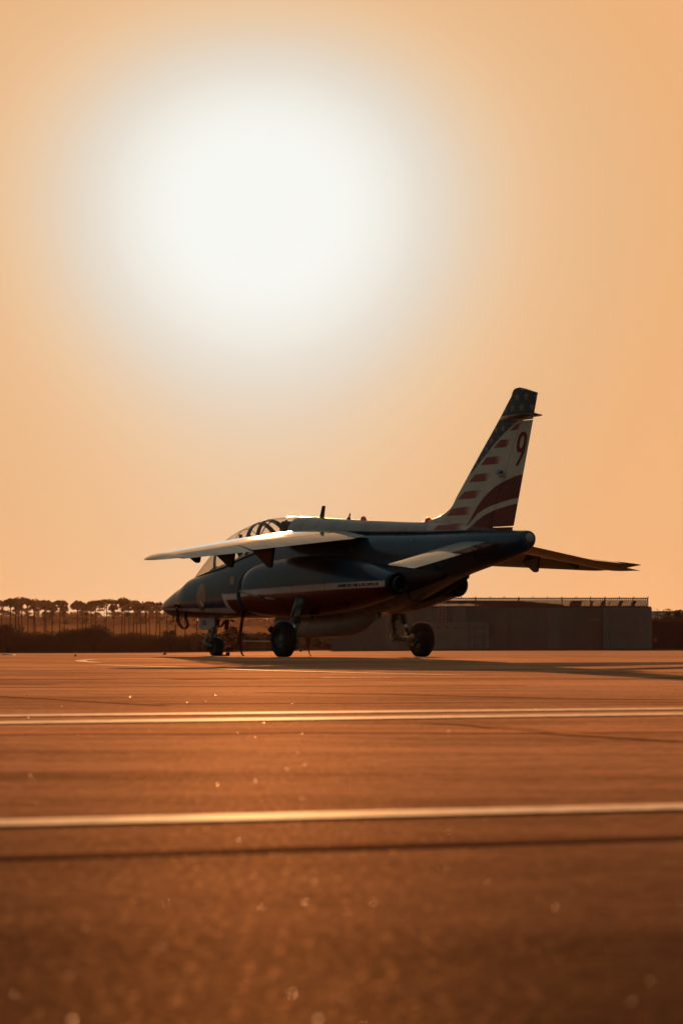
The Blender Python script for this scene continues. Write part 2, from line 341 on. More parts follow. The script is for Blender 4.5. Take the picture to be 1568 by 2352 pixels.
#        X     zb    zt    hw    zm   n    yc
FUS = [(6.545, .895, .92, .010, .91, 2, 0), (6.53, .868, .945, .035, .91, 2, 0), (6.48, .828, .965, .062, .905, 2, 0), (6.3, .757, 1.045, .125, .92, 2, 0),
       (6.09, .717, 1.118, .182, .935, 2, 0), (5.88, .70, 1.190, .232, .95, 2.05, 0), (5.54, .69, 1.292, .30, .97, 2.15, 0), (5.38, .685, 1.348, .33, .98, 2.25, 0),
       (5.2, .678, 1.415, .36, .99, 2.35, 0), (4.68, .664, 1.50, .405, 1.0, 2.6, 0), (4.0, .66, 1.655, .44, 1.05, 2.7, 0), (3.57, .66, 1.73, .46, 1.08, 2.75, 0),
       (3.12, .66, 1.86, .47, 1.12, 2.75, 0), (2.5, .66, 1.97, .48, 1.2, 2.7, 0), (2.0, .66, 2.02, .49, 1.25, 2.6, 0), (1.0, .665, 2.06, .50, 1.3, 2.5, 0),
       (0, .67, 2.075, .50, 1.35, 2.5, 0), (-1, .72, 2.045, .48, 1.45, 2.4, 0), (-2, .93, 2.01, .42, 1.52, 2.3, 0), (-2.6, 1.10, 1.995, .37, 1.58, 2.2, 0),
       (-3.23, 1.272, 1.985, .33, 1.65, 2.15, 0), (-4.36, 1.495, 1.972, .225, 1.75, 2.1, 0), (-4.95, 1.635, 1.955, .165, 1.80, 2, 0), (-5.02, 1.665, 1.95, .148, 1.82, 2, 0), (-5.055, 1.695, 1.94, .125, 1.83, 2, 0), (-5.07, 1.74, 1.92, .095, 1.84, 2, 0)]
ZIG = [(3.431, .85), (3.569, 1.096), (3.0, 1.09), (3.0, .993), (3.412, .991), (3.206, .754), (3.25, .70)]
def seamcol(C, x, X, w=.011, k=.35):
    m_ = np.abs(X - x) < w; C[m_] *= k
def paint_fus(X, Y, Z):
    C = np.tile(np.array(BLUE), (len(X), 1))
    top = pchip([6.5, 5.78, 3.43, 3.3], [.868, .863, .846, .846], X); bot = pchip([6.5, 5.72, 4.54, 3.2, 3.0], [.850, .835, .786, .752, .752], X)
    C[Z < top] = WHITE
    C[(Z < bot)] = RED
    aft = X < 3.42; C[aft & (Z < pchip([3.0, 3.42], [1.0, .99], X))] = RED
    z = inpoly(X, Z, ZIG + [(3.1, .70), (3.206, .754), (4.2, .775), (4.2, .85)]) & (Z > bot); C[z] = WHITE
    C[(X < 3.41) & (X > 2.0) & (Z > .992) & (Z < 1.092)] = WHITE
    C[(X < 1.4) & (Z < 1.28)] = GREY
    C[(X < -2.3) & (Z < 1.6) & (Z > 1.28 - (X + 2.3) * 0)] = BLUE
    b = ((X - 4.38) / .185) ** 2 + ((Z - 1.07) / np.where(Z > 1.07, .245, .26)) ** 2
    C[b < 1] = GOLD; C[(b < 1) & (b > .80)] = (.22, .08, .02)
    for dx, dz_ in ((-.08, .02), (0, .05), (.07, .0), (-.04, -.09), (.05, -.1), (.0, -.03), (-.09, .1), (.09, .1)):
        C[((X - 4.38 - dx) ** 2 + (Z - 1.07 - dz_) ** 2) < .014 ** 2] = (.08, .02, .01)
    C[(np.abs(X - 3.2) < .065) & (np.abs(Z - 1.33) < .07)] = (.5, .30, .08)
    C[(np.abs(X - 4.86) < .06) & (np.abs(Z - .93) < .035)] = (.2, .02, .015)
    C[X > 6.42] = np.minimum(C[X > 6.42], .03)
    for x in (5.62, 5.0, 3.95, 2.9, 0.9, -.55): seamcol(C, x, X)
    seamcol(C, -3.02, X + (Z - 1.75) * 1.3 * 1.0, .020, .15)
    seamcol(C, -1.35, X + (Z - 1.9) * .4)
    return C
fus = loft('fuselage', FUS, .02, 230, M_paint, paint_fus, jet)
tc_ = MB().lathe([(0, -5.078), (.066, -5.077), (.074, -5.066)], (0, 0, 1.846), (1, 0, 0), 24); tc_.build('tail_lamp', mat('lamp_glass_pale', (.35, .33, .28), .3, coat=.5), jet, True)

# dorsal spine
SPN = [(1.55, 1.99, 2.397, .325, 2.10, 2.1, 0), (1.2, 1.99, 2.385, .31, 2.10, 2.1, 0), (.95, 2.0, 2.363, .295, 2.10, 2.1, 0), (.1, 2.0, 2.306, .25, 2.09, 2.1, 0), (-1.04, 1.98, 2.236, .20, 2.06, 2.1, 0),
       (-2.03, 1.96, 2.182, .16, 2.03, 2.1, 0), (-2.4, 1.96, 2.17, .14, 2.0, 2.1, 0), (-3.2, 1.95, 2.12, .10, 2.0, 2.1, 0), (-4.3, 1.93, 2.0, .06, 1.97, 2, 0)]
def paint_spine(X, Y, Z):
    C = np.tile(np.array(WHITE) * .62, (len(X), 1))
    for x in (1.18, .72, .25, -.75, -1.95): seamcol(C, x, X + (Z - 2.2) * .5, .010, .5)
    k = X < -2.45; C[k] = paint_fin(X[k], Y[k], Z[k])
    C[Z < pchip([1.6, .16, -1.43, -2.85, -4.6], [2.12, 2.10, 2.045, 2.012, 1.985], X)] = BLUE
    return C

# nacelles
NAC = [(2.18, .80, 1.42, .26, 1.08, 2.3, .60), (2.17, .775, 1.455, .29, 1.08, 2.4, .60), (2.10, .755, 1.505, .318, 1.08, 2.5, .60), (1.9, .715, 1.572, .335, 1.09, 2.5, .60), (1.6, .690, 1.615, .34, 1.1, 2.5, .60),
       (1.1, .662, 1.655, .345, 1.11, 2.5, .60), (.5, .665, 1.68, .345, 1.13, 2.5, .60), (-.1, .695, 1.675, .335, 1.15, 2.45, .60), (-.8, .745, 1.62, .31, 1.16, 2.3, .60),
       (-1.4, .83, 1.54, .275, 1.17, 2.2, .595), (-1.9, .915, 1.43, .235, 1.17, 2.1, .59), (-2.2, .975, 1.36, .195, 1.168, 2, .58)]
def nac_y(X, Z, s=1):
    st = np.array(NAC); g = lambda i: pchip(st[:, 0], st[:, i], X); zb, zt, hw, zm, n, yc = [g(i) for i in range(1, 7)]
    h = np.where(Z > zm, zt - zm, zm - zb); t = np.clip(np.abs(Z - zm) / h, 0, 1); return s * (yc + hw * (1 - t ** n) ** (1 / n))
def paint_nac(X, Y, Z):
    C = np.tile(np.array(BLUE), (len(X), 1))
    top = pchip([2.2, 2.1, .89, -1.02, -2.35], [1.132, 1.133, 1.162, 1.209, 1.229], X); bot = pchip([2.2, 2.1, 1.6, .89, -1.02, -2.35], [1.02, 1.026, 1.052, 1.062, 1.107, 1.129], X)
    C[(Z < top) & (np.abs(Y) > .3)] = WHITE; C[Z < bot] = RED
    inner = np.abs(Y) < .5; C[inner & (Z < .95)] = RED
    C[(X < -.2) & (Z < .98) & (np.abs(Y) < .62)] = GREY
    for x in (1.75, .35, -.62, -1.5): seamcol(C, x, X, .008, .5)
    fr = (np.abs(X - 1.86) < .075) & (np.abs(Z - 1.20) < .055) & ~((np.abs(X - 1.86) < .06) & (np.abs(Z - 1.20) < .04)); C[fr] *= .4
    return C
for s in (1, -1):
    n_ = loft('engine_nacelle', [(a, b, c, d, e, f, g * s) for a, b, c, d, e, f, g in NAC], .02, 200, M_paint, paint_nac, jet, capb=False)
    MB().lathe([(.193, -2.19), (.198, -2.26), (.188, -2.30), (.176, -2.30), (.170, -2.1), (.02, -2.0)], (0, .58 * s, 1.168), (1, 0, 0), 48).build('nozzle_shroud', M_black, n_, True, auto=40)
    MB().lathe([(.128, -2.05), (.132, -2.36), (.126, -2.385), (.118, -2.38), (.112, -2.1), (.0, -2.08)], (0, .58 * s, 1.168), (1, 0, 0), 48).build('exhaust_pipe', M_hot, n_, True, auto=40)
    # turbine fairing under the boom, between nozzle and fuselage
    loft('nozzle_fairing', [(-1.2, .85, 1.5, .10, 1.15, 2, .40 * s), (-2.0, .97, 1.45, .16, 1.2, 2, .40 * s), (-2.6, 1.12, 1.42, .10, 1.28, 2, .30 * s), (-3.1, 1.25, 1.42, .03, 1.33, 2, .22 * s)], .05, 32, M_black, None, jet)
# air scoop strakes and pressure pipes on the nacelle side
mb = MB()
for x0, z0, x1, z1 in ((2.14, 1.122, 1.39, 1.005), (1.205, .99, .86, .962)):
    a = (x0, float(nac_y(x0, z0)) + .015, z0); b = (x1, float(nac_y(x1, z1)) + .03, z1); mb.tube([a, b], .016, 8)
mb.build('static_probe_cover', mat('pale_metal', (.4, .38, .33), .4, metal=.3), jet, True)
# intake cover bulging out of the port intake
cv = []; 
COV = [(2.375, 1.02, 1.16, .10, 1.09, 2, .62), (2.36, .90, 1.30, .20, 1.09, 2.1, .62), (2.31, .80, 1.42, .27, 1.09, 2.2, .62), (2.24, .765, 1.47, .305, 1.09, 2.3, .62), (2.185, .755, 1.485, .315, 1.09, 2.35, .62)]
ic = loft('intake_cover', COV, .02, 64, M_cover, None, None); o_ = Vector((2.205, .60, .78))
ic.data.transform(Matrix.Translation(-o_)); ic.location = JM @ o_; ic.rotation_euler = (0, 0, JROT)
tag(ic, 'dark padded blanking cover plugged in the near engine intake of the jet', 'cover')

# belly pod
POD = [(2.30, .50, .70, .10, .62, 2, 0), (2.26, .42, .70, .17, .6, 2, 0), (2.1, .36, .72, .22, .56, 2.2, 0), (1.75, .315, .74, .25, .52, 2.4, 0), (1.2, .312, .74, .26, .5, 2.5, 0), (.66, .320, .74, .26, .5, 2.5, 0), (.2, .341, .76, .25, .52, 2.4, 0),
       (-.22, .42, .78, .22, .58, 2.2, 0), (-.5, .55, .80, .16, .66, 2, 0), (-.66, .70, .80, .07, .74, 2, 0)]
loft('belly_pod', POD, .04, 64, M_belly, None, jet)
MB().box((.96, .245, .52), (1.16, .2645, .585)).build('pod_placard', mat('pale_sticker', (.6, .58, .52), .5), jet)

# ------------------------------------------------------------------ wings
def upper(x): return 1.0 * (2.969 * np.sqrt(x) * .2 - 1.26 * x * .2 - 3.516 * x**2 * .2 + 2.843 * x**3 * .2 - 1.036 * x**4 * .2) / .1
def airfoil(x, t, cam_):
    h = 5 * t * (.2969 * np.sqrt(x) - .126 * x - .3516 * x**2 + .2843 * x**3 - .1036 * x**4); c_ = cam_ * 4 * x * (1 - x)
    return c_ + h, c_ - h
M_fair = mat('fairing_paint', (.02, .010, .009), .45, spec=.2)
SLOPE = [.1085]
TWIST = [0.0]
def wing_sec(Yv, f0, f1, n=36):
    """port wing section at Y; returns upper and lower X,Z between chord fractions"""
    le = 1.97 - .653 * Yv; te = -.88 - .246 * Yv; tt = 1.0
    if Yv > 4.25:
        t = (Yv - 4.25) / .40; k = 1 - math.sqrt(max(0, 1 - t * t)); le -= .42 * k; te += .22 * k; tt = math.sqrt(max(0.0, 1 - t * t)) * .97 + .03
    ch = le - te; zr = 2.012 - SLOPE[0] * Yv; th = (.094 + .003 * min(Yv, 2) - .003 * max(0, Yv - 2)) * tt
    x = f0 + (f1 - f0) * (1 - np.cos(np.linspace(0, math.pi, n))) / 2 if f0 == 0 else np.linspace(f0, f1, n)
    u, l = airfoil(x, th, (.008 + .014 * min(1, Yv / 2.2)) * tt); tw = -TWIST[0] * (1 - x) * ch; return le - x * ch, zr + tw + u * ch, zr + tw + l * ch
def wing_piece(name, s, y0, y1, f0, f1, m, parent, rot=0, ny=40, painter=None):
    n = 36 if f0 == 0 else 12; V = []; Ys = np.linspace(y0, y1, ny)
    if y1 > 4.5: Ys = np.concatenate([np.linspace(y0, 4.25, ny), 4.25 + .40 * np.sin(np.linspace(.1, math.pi / 2, 14))])
    for Yv in Ys:
        X, U, Lz = wing_sec(Yv, f0, f1, n)
        ring = np.concatenate([np.stack([X, np.full(n, Yv), U], 1), np.stack([X, np.full(n, Yv), Lz], 1)[::-1]])
        if rot:
            hx, hz = X[0], (U[0] + Lz[0]) / 2; dx = ring[:, 0] - hx; dz_ = ring[:, 2] - hz; c, s2 = math.cos(rot), math.sin(rot)
            ring[:, 0] = hx + dx * c - dz_ * s2; ring[:, 2] = hz + dx * s2 + dz_ * c
        V.append(ring)
    k = 2 * n; nyy = len(V); V = np.concatenate(V); V[:, 1] *= s
    F = [(i * k + j, i * k + (j + 1) % k, (i + 1) * k + (j + 1) % k, (i + 1) * k + j) for i in range(nyy - 1) for j in range(k)]
    if s < 0: F = [q[::-1] for q in F]
    F += [tuple(range(k)) if s < 0 else tuple(range(k))[::-1], tuple((nyy - 1) * k + j for j in range(k))[::(-1 if s < 0 else 1)]]
    up = (np.arange(len(V)) % k) < n
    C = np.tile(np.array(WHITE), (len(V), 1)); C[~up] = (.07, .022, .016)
    if painter: C = painter(V, up, C)
    return mesh(name, V, F, m, parent, True, C, auto=35)
def wpaint(V, up, C):
    C[up] = (.50, .37, .27)  # white wing top tinted tan for the warm sky it reflects
    for yy in (.9, 1.6, 2.35, 3.2, 3.9):
        q = up & (np.abs(np.abs(V[:, 1]) - yy) < .02); C[q] *= .7
    q = np.abs(V[:, 1]) > 4.3; C[q & ~up] = (.3, .28, .25)
    return C
for s in (1, -1):
    SLOPE[0] = .1085 if s > 0 else .0985; TWIST[0] = -.022 if s > 0 else .085
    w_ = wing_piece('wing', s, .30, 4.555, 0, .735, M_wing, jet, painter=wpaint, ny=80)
    # wing tip closes behind the aileron
    wing_piece('wing_tip', s, 4.30, 4.555, .735, 1.0, M_wing, w_, ny=8)
    wing_piece('flap', s, .56, 2.84, .745, 1.0, M_wing, w_, rot=math.radians(1.0))
    wing_piece('aileron', s, 2.87, 4.28, .745, 1.0, M_wing, w_, rot=math.radians(4.0))
    wing_piece('wing_root', s, .30, .545, .735, 1.0, M_wing, w_, ny=6)
    for Yv, xa, za, front, back in ((2.97, -1.12, 1.425, .54, .12), (2.12, -.90, 1.44, .62, .14), (3.68, -1.30, 1.485, .30, .08)):
        if s < 0 and Yv < 2.5: za += .06
        zw = 2.012 - SLOPE[0] * Yv - .03
        poly = [(xa + front, zw + .02), (xa + front * .45, za + (zw - za) * .45), (xa + .06, za + .012), (xa, za), (xa - .05, za + .02), (xa - back * .8, zw - .03), (xa - back, zw + .03)]
        mb = MB(); mb.prism(poly, s * (Yv - .022), s * (Yv + .022))
        mb.build('flap_fairing', M_fair, w_)
# tailplanes
def tail_piece(name, s, f0, f1, m, parent):
    n = 26; Ys = np.concatenate([np.linspace(.16, 2.05, 50), 2.05 + .115 * np.sin(np.linspace(.15, math.pi / 2, 10))]); V = []
    for Yv in Ys:
        le = -3.48 - .47 * (Yv - .3); te = -4.55 - .295 * (Yv - .25); tt = 1
        if Yv > 2.05:
            t = (Yv - 2.05) / .115; k = 1 - math.sqrt(max(0, 1 - t * t)); le -= .25 * k; tt = math.sqrt(max(0, 1 - t * t)) * .95 + .05
        ch = le - te; x = f0 + (f1 - f0) * (1 - np.cos(np.linspace(0, math.pi, n))) / 2; u, l = airfoil(x, .064 * tt, 0); zr = 1.785 - .212 * (Yv - .2); inc = lambda x: (.02 + .032 * Yv if s > 0 else .03) * (.5 - x) * ch
        V.append(np.concatenate([np.stack([le - x * ch, np.full(n, Yv), zr + inc(x) + u * ch], 1), np.stack([le - x * ch, np.full(n, Yv), zr + inc(x) + l * ch], 1)[::-1]]))
    k = 2 * n; ny = len(V); V = np.concatenate(V); V[:, 1] *= (s if s > 0 else -.975)
    F = [(i * k + j, i * k + (j + 1) % k, (i + 1) * k + (j + 1) % k, (i + 1) * k + j) for i in range(ny - 1) for j in range(k)]
    if s < 0: F = [q[::-1] for q in F]
    F += [tuple(range(k)), tuple((ny - 1) * k + j for j in range(k))]
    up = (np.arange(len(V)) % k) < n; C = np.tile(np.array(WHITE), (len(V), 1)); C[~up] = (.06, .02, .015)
    if f0 > .5: C[up & (np.abs(V[:, 1]) < 1.05)] = RED
    return mesh(name, V, F, m, parent, True, C, auto=35)
for s in (1, -1):
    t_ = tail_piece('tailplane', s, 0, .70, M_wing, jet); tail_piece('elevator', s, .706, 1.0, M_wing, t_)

# ------------------------------------------------------------------ fin
FLE = [(1.96, -2.30), (2.10, -2.30), (2.165, -2.03), (2.175, -2.10), (2.20, -2.33), (2.268, -2.684), (2.382, -2.957), (2.55, -3.12), (2.794, -3.366), (3.3, -3.88), (3.69, -4.28), (4.00, -4.575), (4.10, -4.672), (4.135, -4.712), (4.152, -4.75), (4.160, -4.80)]
def fin_le(z):
    r = pchip([p[0] for p in FLE[3:]], [p[1] for p in FLE[3:]], np.atleast_1d(np.asarray(z, float))); return r if np.ndim(z) else float(r[0])
def fin_hinge(z): return -4.049 - (z - 2.023) * (4.885 - 4.049) / (3.644 - 2.023)
def fin_te(z): return np.interp(z, [2.033, 3.642, 3.767, 4.047], [-4.651, -5.169, -5.205, -5.294])
def fin_half(X, z):
    le = fin_le(z); te = fin_te(z); x = np.clip((le - X) / (le - te), 0, 1); t = .16 * (1 - (z - 2) * .26)
    ch = 1.0; return t * (1.4845 * np.sqrt(x) - .63 * x - 1.758 * x**2 + 1.4215 * x**3 - .518 * x**4) * .8 + .004
exec_art = dict(
STRIPES=[[(-2.631, 2.027), (-2.705, 2.108), (-3.439, 2.12), (-3.366, 2.007)], [(-2.892, 2.243), (-3.03, 2.358), (-3.641, 2.379), (-3.54, 2.244)], [(-3.197, 2.496), (-3.381, 2.611), (-3.899, 2.63), (-3.727, 2.498)], [(-3.503, 2.754), (-3.684, 2.868), (-4.14, 2.883), (-3.998, 2.751)], [(-3.833, 3.008), (-3.998, 3.121), (-4.421, 3.131), (-4.309, 3.005)], [(-4.188, 3.257), (-4.373, 3.376), (-4.663, 3.372), (-4.519, 3.255)], [(-4.608, 3.502), (-4.74, 3.587), (-4.911, 3.62), (-4.796, 3.504)]],
BLUES=[[(-4.60, 4.3), (-5.45, 4.3), (-5.274, 3.76), (-5.152, 3.725), (-4.379, 3.743), (-4.2, 3.749)], [(-4.2, 3.704), (-4.823, 3.646), (-4.63, 3.554), (-4.463, 3.467), (-4.182, 3.306), (-3.899, 3.11), (-3.612, 2.921), (-3.3, 2.8)]],
SW=[[(-3.439, 2.051), (-3.583, 2.193), (-3.727, 2.335), (-3.87, 2.46), (-4.041, 2.567), (-4.238, 2.663), (-4.463, 2.734), (-4.74, 2.801), (-5.015, 2.831), (-4.851, 2.468), (-4.574, 2.439), (-4.323, 2.401), (-4.069, 2.354), (-3.899, 2.304), (-3.756, 2.252), (-3.583, 2.144), (-3.453, 2.05)], [(-3.46, 1.9), (-3.482, 1.992), (-3.612, 2.078), (-3.756, 2.154), (-3.956, 2.229), (-4.126, 2.276), (-4.295, 2.31), (-4.574, 2.354), (-4.906, 2.386), (-4.768, 1.9)]],
STARS=[(-4.801, 4.008, .067), (-5.029, 4.008, .067), (-5.274, 3.991, .056), (-4.68, 3.851, .064), (-4.914, 3.848, .067), (-5.165, 3.834, .064), (-4.496, 3.828, .048), (-4.435, 3.55, .061), (-4.238, 3.537, .051), (-4.112, 3.383, .058), (-4.323, 3.419, .035), (-3.984, 3.252, .048), (-3.87, 3.128, .038), (-3.727, 3.029, .035), (-4.939, 4.126, .04), (-4.699, 3.606, .035)])
NAVY, FRED = (.05, .05, .055), (.45, .06, .028)
def star(cx, cz, r):
    return [(cx + (r if i % 2 == 0 else r * .42) * math.sin(i * math.pi / 5), cz + (r if i % 2 == 0 else r * .42) * math.cos(i * math.pi / 5)) for i in range(10)]
def paint_fin(X, Y, Z):
    FW = np.array((.86, .68, .50)); C = np.tile(FW, (len(X), 1))
    for p in exec_art['BLUES']: C[inpoly(X, Z, p)] = NAVY
    for p in exec_art['STRIPES']:
        k = inpoly(X, Z, p); xr = min(q[0] for q in p); xl = max(q[0] for q in p)
        f = np.clip(((X - xr) / (xl - xr) - .02) / .30, 0, 1)[k, None]; C[k] = np.array(FRED) * f + FW * (1 - f)
    for p in exec_art['SW']: C[inpoly(X, Z, p)] = (.19, .015, .014)
    for cx, cz, r in exec_art['STARS']: C[inpoly(X, Z, star(cx, cz, r * 1.15))] = (.27, .25, .22)
    return C
def fin_skin(name, z0, z1, fa, fb, parent, dz=.008, dx=.008):
    mb = []; V = []; F = []; nz = int((z1 - z0) / dz) + 2; zs = np.linspace(z0, z1, nz); nxx = int(2.0 / dx * .55) + 2
    for z in zs:
        a, b = fa(z), fb(z); t = np.linspace(0, 1, nxx) ** 1.0; x = a + (b - a) * t; h = fin_half(x, z)
        top = 1.0 if z < 4.10 else max(.15, math.sqrt(max(0, 1 - ((z - 4.10) / .062) ** 2)))
        V.append(np.concatenate([np.stack([x, h * top, np.full(nxx, z)], 1), np.stack([x, -h * top, np.full(nxx, z)], 1)[::-1]]))
    k = 2 * nxx; V = np.concatenate(V)
    idx = np.arange(nz - 1)[:, None] * k + np.arange(k)[None, :]; nxt = np.arange(nz - 1)[:, None] * k + (np.arange(k)[None, :] + 1) % k
    F = np.stack([idx, idx + k, nxt + k, nxt], -1).reshape(-1, 4).tolist()
    F.append(list(range(k))); F.append([(nz - 1) * k + j for j in range(k)][::-1])
    C = soft(paint_fin, V, .003)
    return mesh(name, V, F, M_tailpaint, parent, True, C, auto=50)
def capte(z):   # top slants down towards the trailing edge
    return fin_te(z)
loft('spine', SPN, .02, 150, M_paint, paint_spine, jet)
fin = fin_skin('fin', 1.945, 3.650, fin_le, lambda z: (-4.62 if z < 2.02 else fin_hinge(z) + .004), jet)
# fin cap with its slanting top edge
def fin_cap():
    V = []; zs = np.linspace(3.652, 4.160, 60); n = 90; rows = []
    for z in zs:
        le = fin_le(z); te = fin_te(min(z, 4.047))
        if z > 4.05: te = np.interp(z, [4.047, 4.156, 4.160], [-5.294, -4.86, -4.83])
        x = np.linspace(le, te, n); h = fin_half(x, min(z, 4.05)); ztop = 1 if z < 4.1 else max(.12, math.sqrt(max(0, 1 - ((z - 4.10) / .0605) ** 2)))
        V.append(np.concatenate([np.stack([x, h * ztop, np.full(n, z)], 1), np.stack([x, -h * ztop, np.full(n, z)], 1)[::-1]]))
    k = 2 * n; V = np.concatenate(V); nz = len(zs)
    F = [(i * k + j, (i + 1) * k + j, (i + 1) * k + (j + 1) % k, i * k + (j + 1) % k) for i in range(nz - 1) for j in range(k)] + [tuple(range(k)), tuple((nz - 1) * k + j for j in range(k))[::-1]]
    mesh('fin_cap', V, F, M_tailpaint, fin, True, soft(paint_fin, V, .003), auto=50)
fin_cap()
rud = fin_skin('rudder', 2.034, 3.640, lambda z: fin_hinge(z) - .010, fin_te, jet)
# antenna blades at the fin top
mb = MB()
for s in (1, -1):
    zz = 3.715
    V = [(-4.40, .0, zz - .01), (-4.75, s * .17, zz - .012), (-5.03, s * .20, zz - .01), (-5.14, s * .205, zz + .00), (-5.22, 0, zz + .01)]
    top = [(x, y, z + .02) for x, y, z in V]; top[0] = (-4.42, 0, zz + .02); top[3] = (-5.14, s * .205, zz + .006)
    n = 5; F = [tuple(range(n)), tuple(range(2 * n - 1, n - 1, -1))] + [(i, i + n, (i + 1) % n + n, (i + 1) % n) for i in range(n)]; mb.add(V + top, F)
mb.tube([(-4.40, .03, 3.70), (-4.5, .055, 3.695), (-4.9, .06, 3.70), (-5.2, .045, 3.715)], [.012, .03, .03, .012], 10)
mb.tube([(-4.40, -.03, 3.70), (-4.5, -.055, 3.695), (-4.9, -.06, 3.70), (-5.2, -.045, 3.715), (-5.33, -.045, 3.712)], [.012, .03, .03, .016, .003], 10)
mb.build('tail_antenna', mat('antenna_paint', (.30, .15, .09), .35, coat=.3), fin, True, auto=40)
# pitot scoop on the fin side
sc = MB().lathe([(.0, .10), (.024, .09), (.040, .06), (.045, .015), (.040, -.02), (.03, -.01), (.0, .03)], (-4.41, .07, 2.86), (1, 0.1, .25), 20)
sc.tube([(-4.42, .08, 2.83), (-4.55, .10, 2.80)], [.035, .012], 10); sc.build('ram_air_scoop', mat('scoop_metal', (.35, .33, .3), .3, metal=.4), fin, True)

# ------------------------------------------------------------------ lettering
def text_mesh(s, size, shear=0, offset=0.0, spacing=1.0):
    cu = bpy.data.curves.new('t', 'FONT'); cu.body = s; cu.size = size; cu.shear = shear; cu.offset = offset; cu.space_character = spacing; cu.resolution_u = 3
    ob = bpy.data.objects.new('t', cu); COL.objects.link(ob); bpy.context.view_layer.update()
    me = bpy.data.meshes.new_from_object(ob.evaluated_get(bpy.context.evaluated_depsgraph_get())); 
    v = np.array([tuple(p.co) for p in me.vertices]); f = [tuple(p.vertices) for p in me.polygons]
    bpy.data.objects.remove(ob); bpy.data.curves.remove(cu); bpy.data.meshes.remove(me)
    v[:, 0] -= v[:, 0].min(); v[:, 1] -= v[:, 1].min(); return v[:, :2], f
def letter(name, s, xl, xr, z0, z1, surf, m, parent, skew=0.0, zslope=0.0, **kw):
    """text from local X=xl (left as read from port) to xr, wrapped on a side surface Y=surf(X,Z)"""
    v, f = text_mesh(s, 1.0, **kw); v = v / v.max(0); 
    X = xl + (xr - xl) * v[:, 0] + skew * (v[:, 1] - .0); Z = z0 + (z1 - z0) * v[:, 1] + zslope * v[:, 0]
    return mesh(name, np.stack([X, surf(X, Z) + .004, Z], 1), [q[::-1] for q in f], m, parent)
tag(letter('lettering', "ARMÉE DE L'AIR & DE L'ESPACE", -.985, -2.06, 1.134, 1.192, lambda X, Z: nac_y(X, Z), M_text, jet, offset=.05, zslope=.019), kind='stuff')
# the 9: traced outline, leaning with the rudder
def nine():
    cx, cz, rx, rz = -4.905, 3.312, .112, .158; out = []; inn = []
    shear = lambda x, z: (x - (z - 3.2) * .30 * 1.0, z)
    n = 48; V = []; F = []
    for k in range(n):
        a = 2 * math.pi * k / n; c_, s_ = math.cos(a), math.sin(a)
        px, pz = rx * np.sign(c_) * abs(c_) ** .8, rz * np.sign(s_) * abs(s_) ** .85
        V.append((px, cz + pz)); V.append((px * .42, cz + pz * .60))
    for k in range(n): F.append((2 * k, 2 * ((k + 1) % n), 2 * ((k + 1) % n) + 1, 2 * k + 1))
    b = len(V)   # tail: from right side of the bowl sweeping down to the left
    path = [(-rx, cz + .0), (-rx * .98, cz - .10), (-rx * .80, cz - .19), (-rx * .45, cz - .27), (rx * .05, cz - .365)]; wds = [.066, .064, .060, .056, .05]
    for (x, z), w in zip(path, wds): V += [(x, z), (x + w, z + .012)]
    for k in range(len(path) - 1): F.append((b + 2 * k, b + 2 * k + 1, b + 2 * k + 3, b + 2 * k + 2))
    P_ = [(cx + x - (z - cz) * .30, z) for x, z in V]; X = np.array([p[0] for p in P_]); Z = np.array([p[1] for p in P_])
    return mesh('number_nine', np.stack([X, fin_half(X, Z) + .006, Z], 1), F, M_red9, rud)
nine()

# ------------------------------------------------------------------ canopy and cockpit
CAN = [(5.36, 1.34, 1.372, .03, 1.35, 2, 0), (5.05, 1.37, 1.555, .14, 1.40, 2, 0), (4.72, 1.38, 1.750, .225, 1.42, 2, 0), (4.29, 1.42, 1.990, .30, 1.47, 2, 0), (3.92, 1.47, 2.14, .345, 1.53, 2, 0), (3.66, 1.52, 2.218, .36, 1.58, 2, 0),
       (3.28, 1.60, 2.302, .37, 1.68, 2, 0), (2.81, 1.75, 2.376, .375, 1.82, 2, 0), (2.44, 1.82, 2.408, .37, 1.88, 2, 0), (2.07, 1.88, 2.415, .355, 1.95, 2, 0), (1.54, 1.9, 2.395, .325, 2.05, 2.1, 0)]
def fus_z(X, Y):
    st = np.array(FUS); g = [float(pchip(st[:, 0], st[:, i], np.array([X]))[0]) for i in range(1, 6)]
    return g[3] + (g[1] - g[3]) * max(0, 1 - min(1, abs(Y) / g[2]) ** g[4]) ** (1 / g[4])
CAN = [(c[0], 1.0, c[2], c[3], min(fus_z(c[0], c[3]) - .012, c[2] - .01)) + c[5:] for c in CAN]
def can_at(X):
    st = np.array(CAN); return [float(pchip(st[:, 0], st[:, i], np.array([X]))[0]) for i in range(1, 7)]
def can_pt(X, a, off=0.0):
    zb, zt, hw, zm, n, _ = can_at(X); e = 2 / n; c, s_ = math.cos(a), math.sin(a)
    return (X, (hw + off) * math.copysign(abs(c) ** e, c), zm + (zt - zm + off) * abs(s_) ** e)
wsc = [p for p in CAN if p[0] > 4.2] + [(4.08,) + tuple(can_at(4.08))]
loft('windscreen', wsc, .04, 40, M_screen, None, jet, arc=(0.0, math.pi))
loft('canopy', [(4.07,) + tuple(can_at(4.07))] + [p for p in CAN if p[0] < 4.0 and p[0] > 2.9] + [(2.88,) + tuple(can_at(2.88))], .05, 40, M_glass, None, jet, arc=(0.0, math.pi))
loft('canopy', [(2.86,) + tuple(can_at(2.86))] + [p for p in CAN if p[0] < 2.8], .05, 40, M_glass, None, jet, arc=(0.0, math.pi))
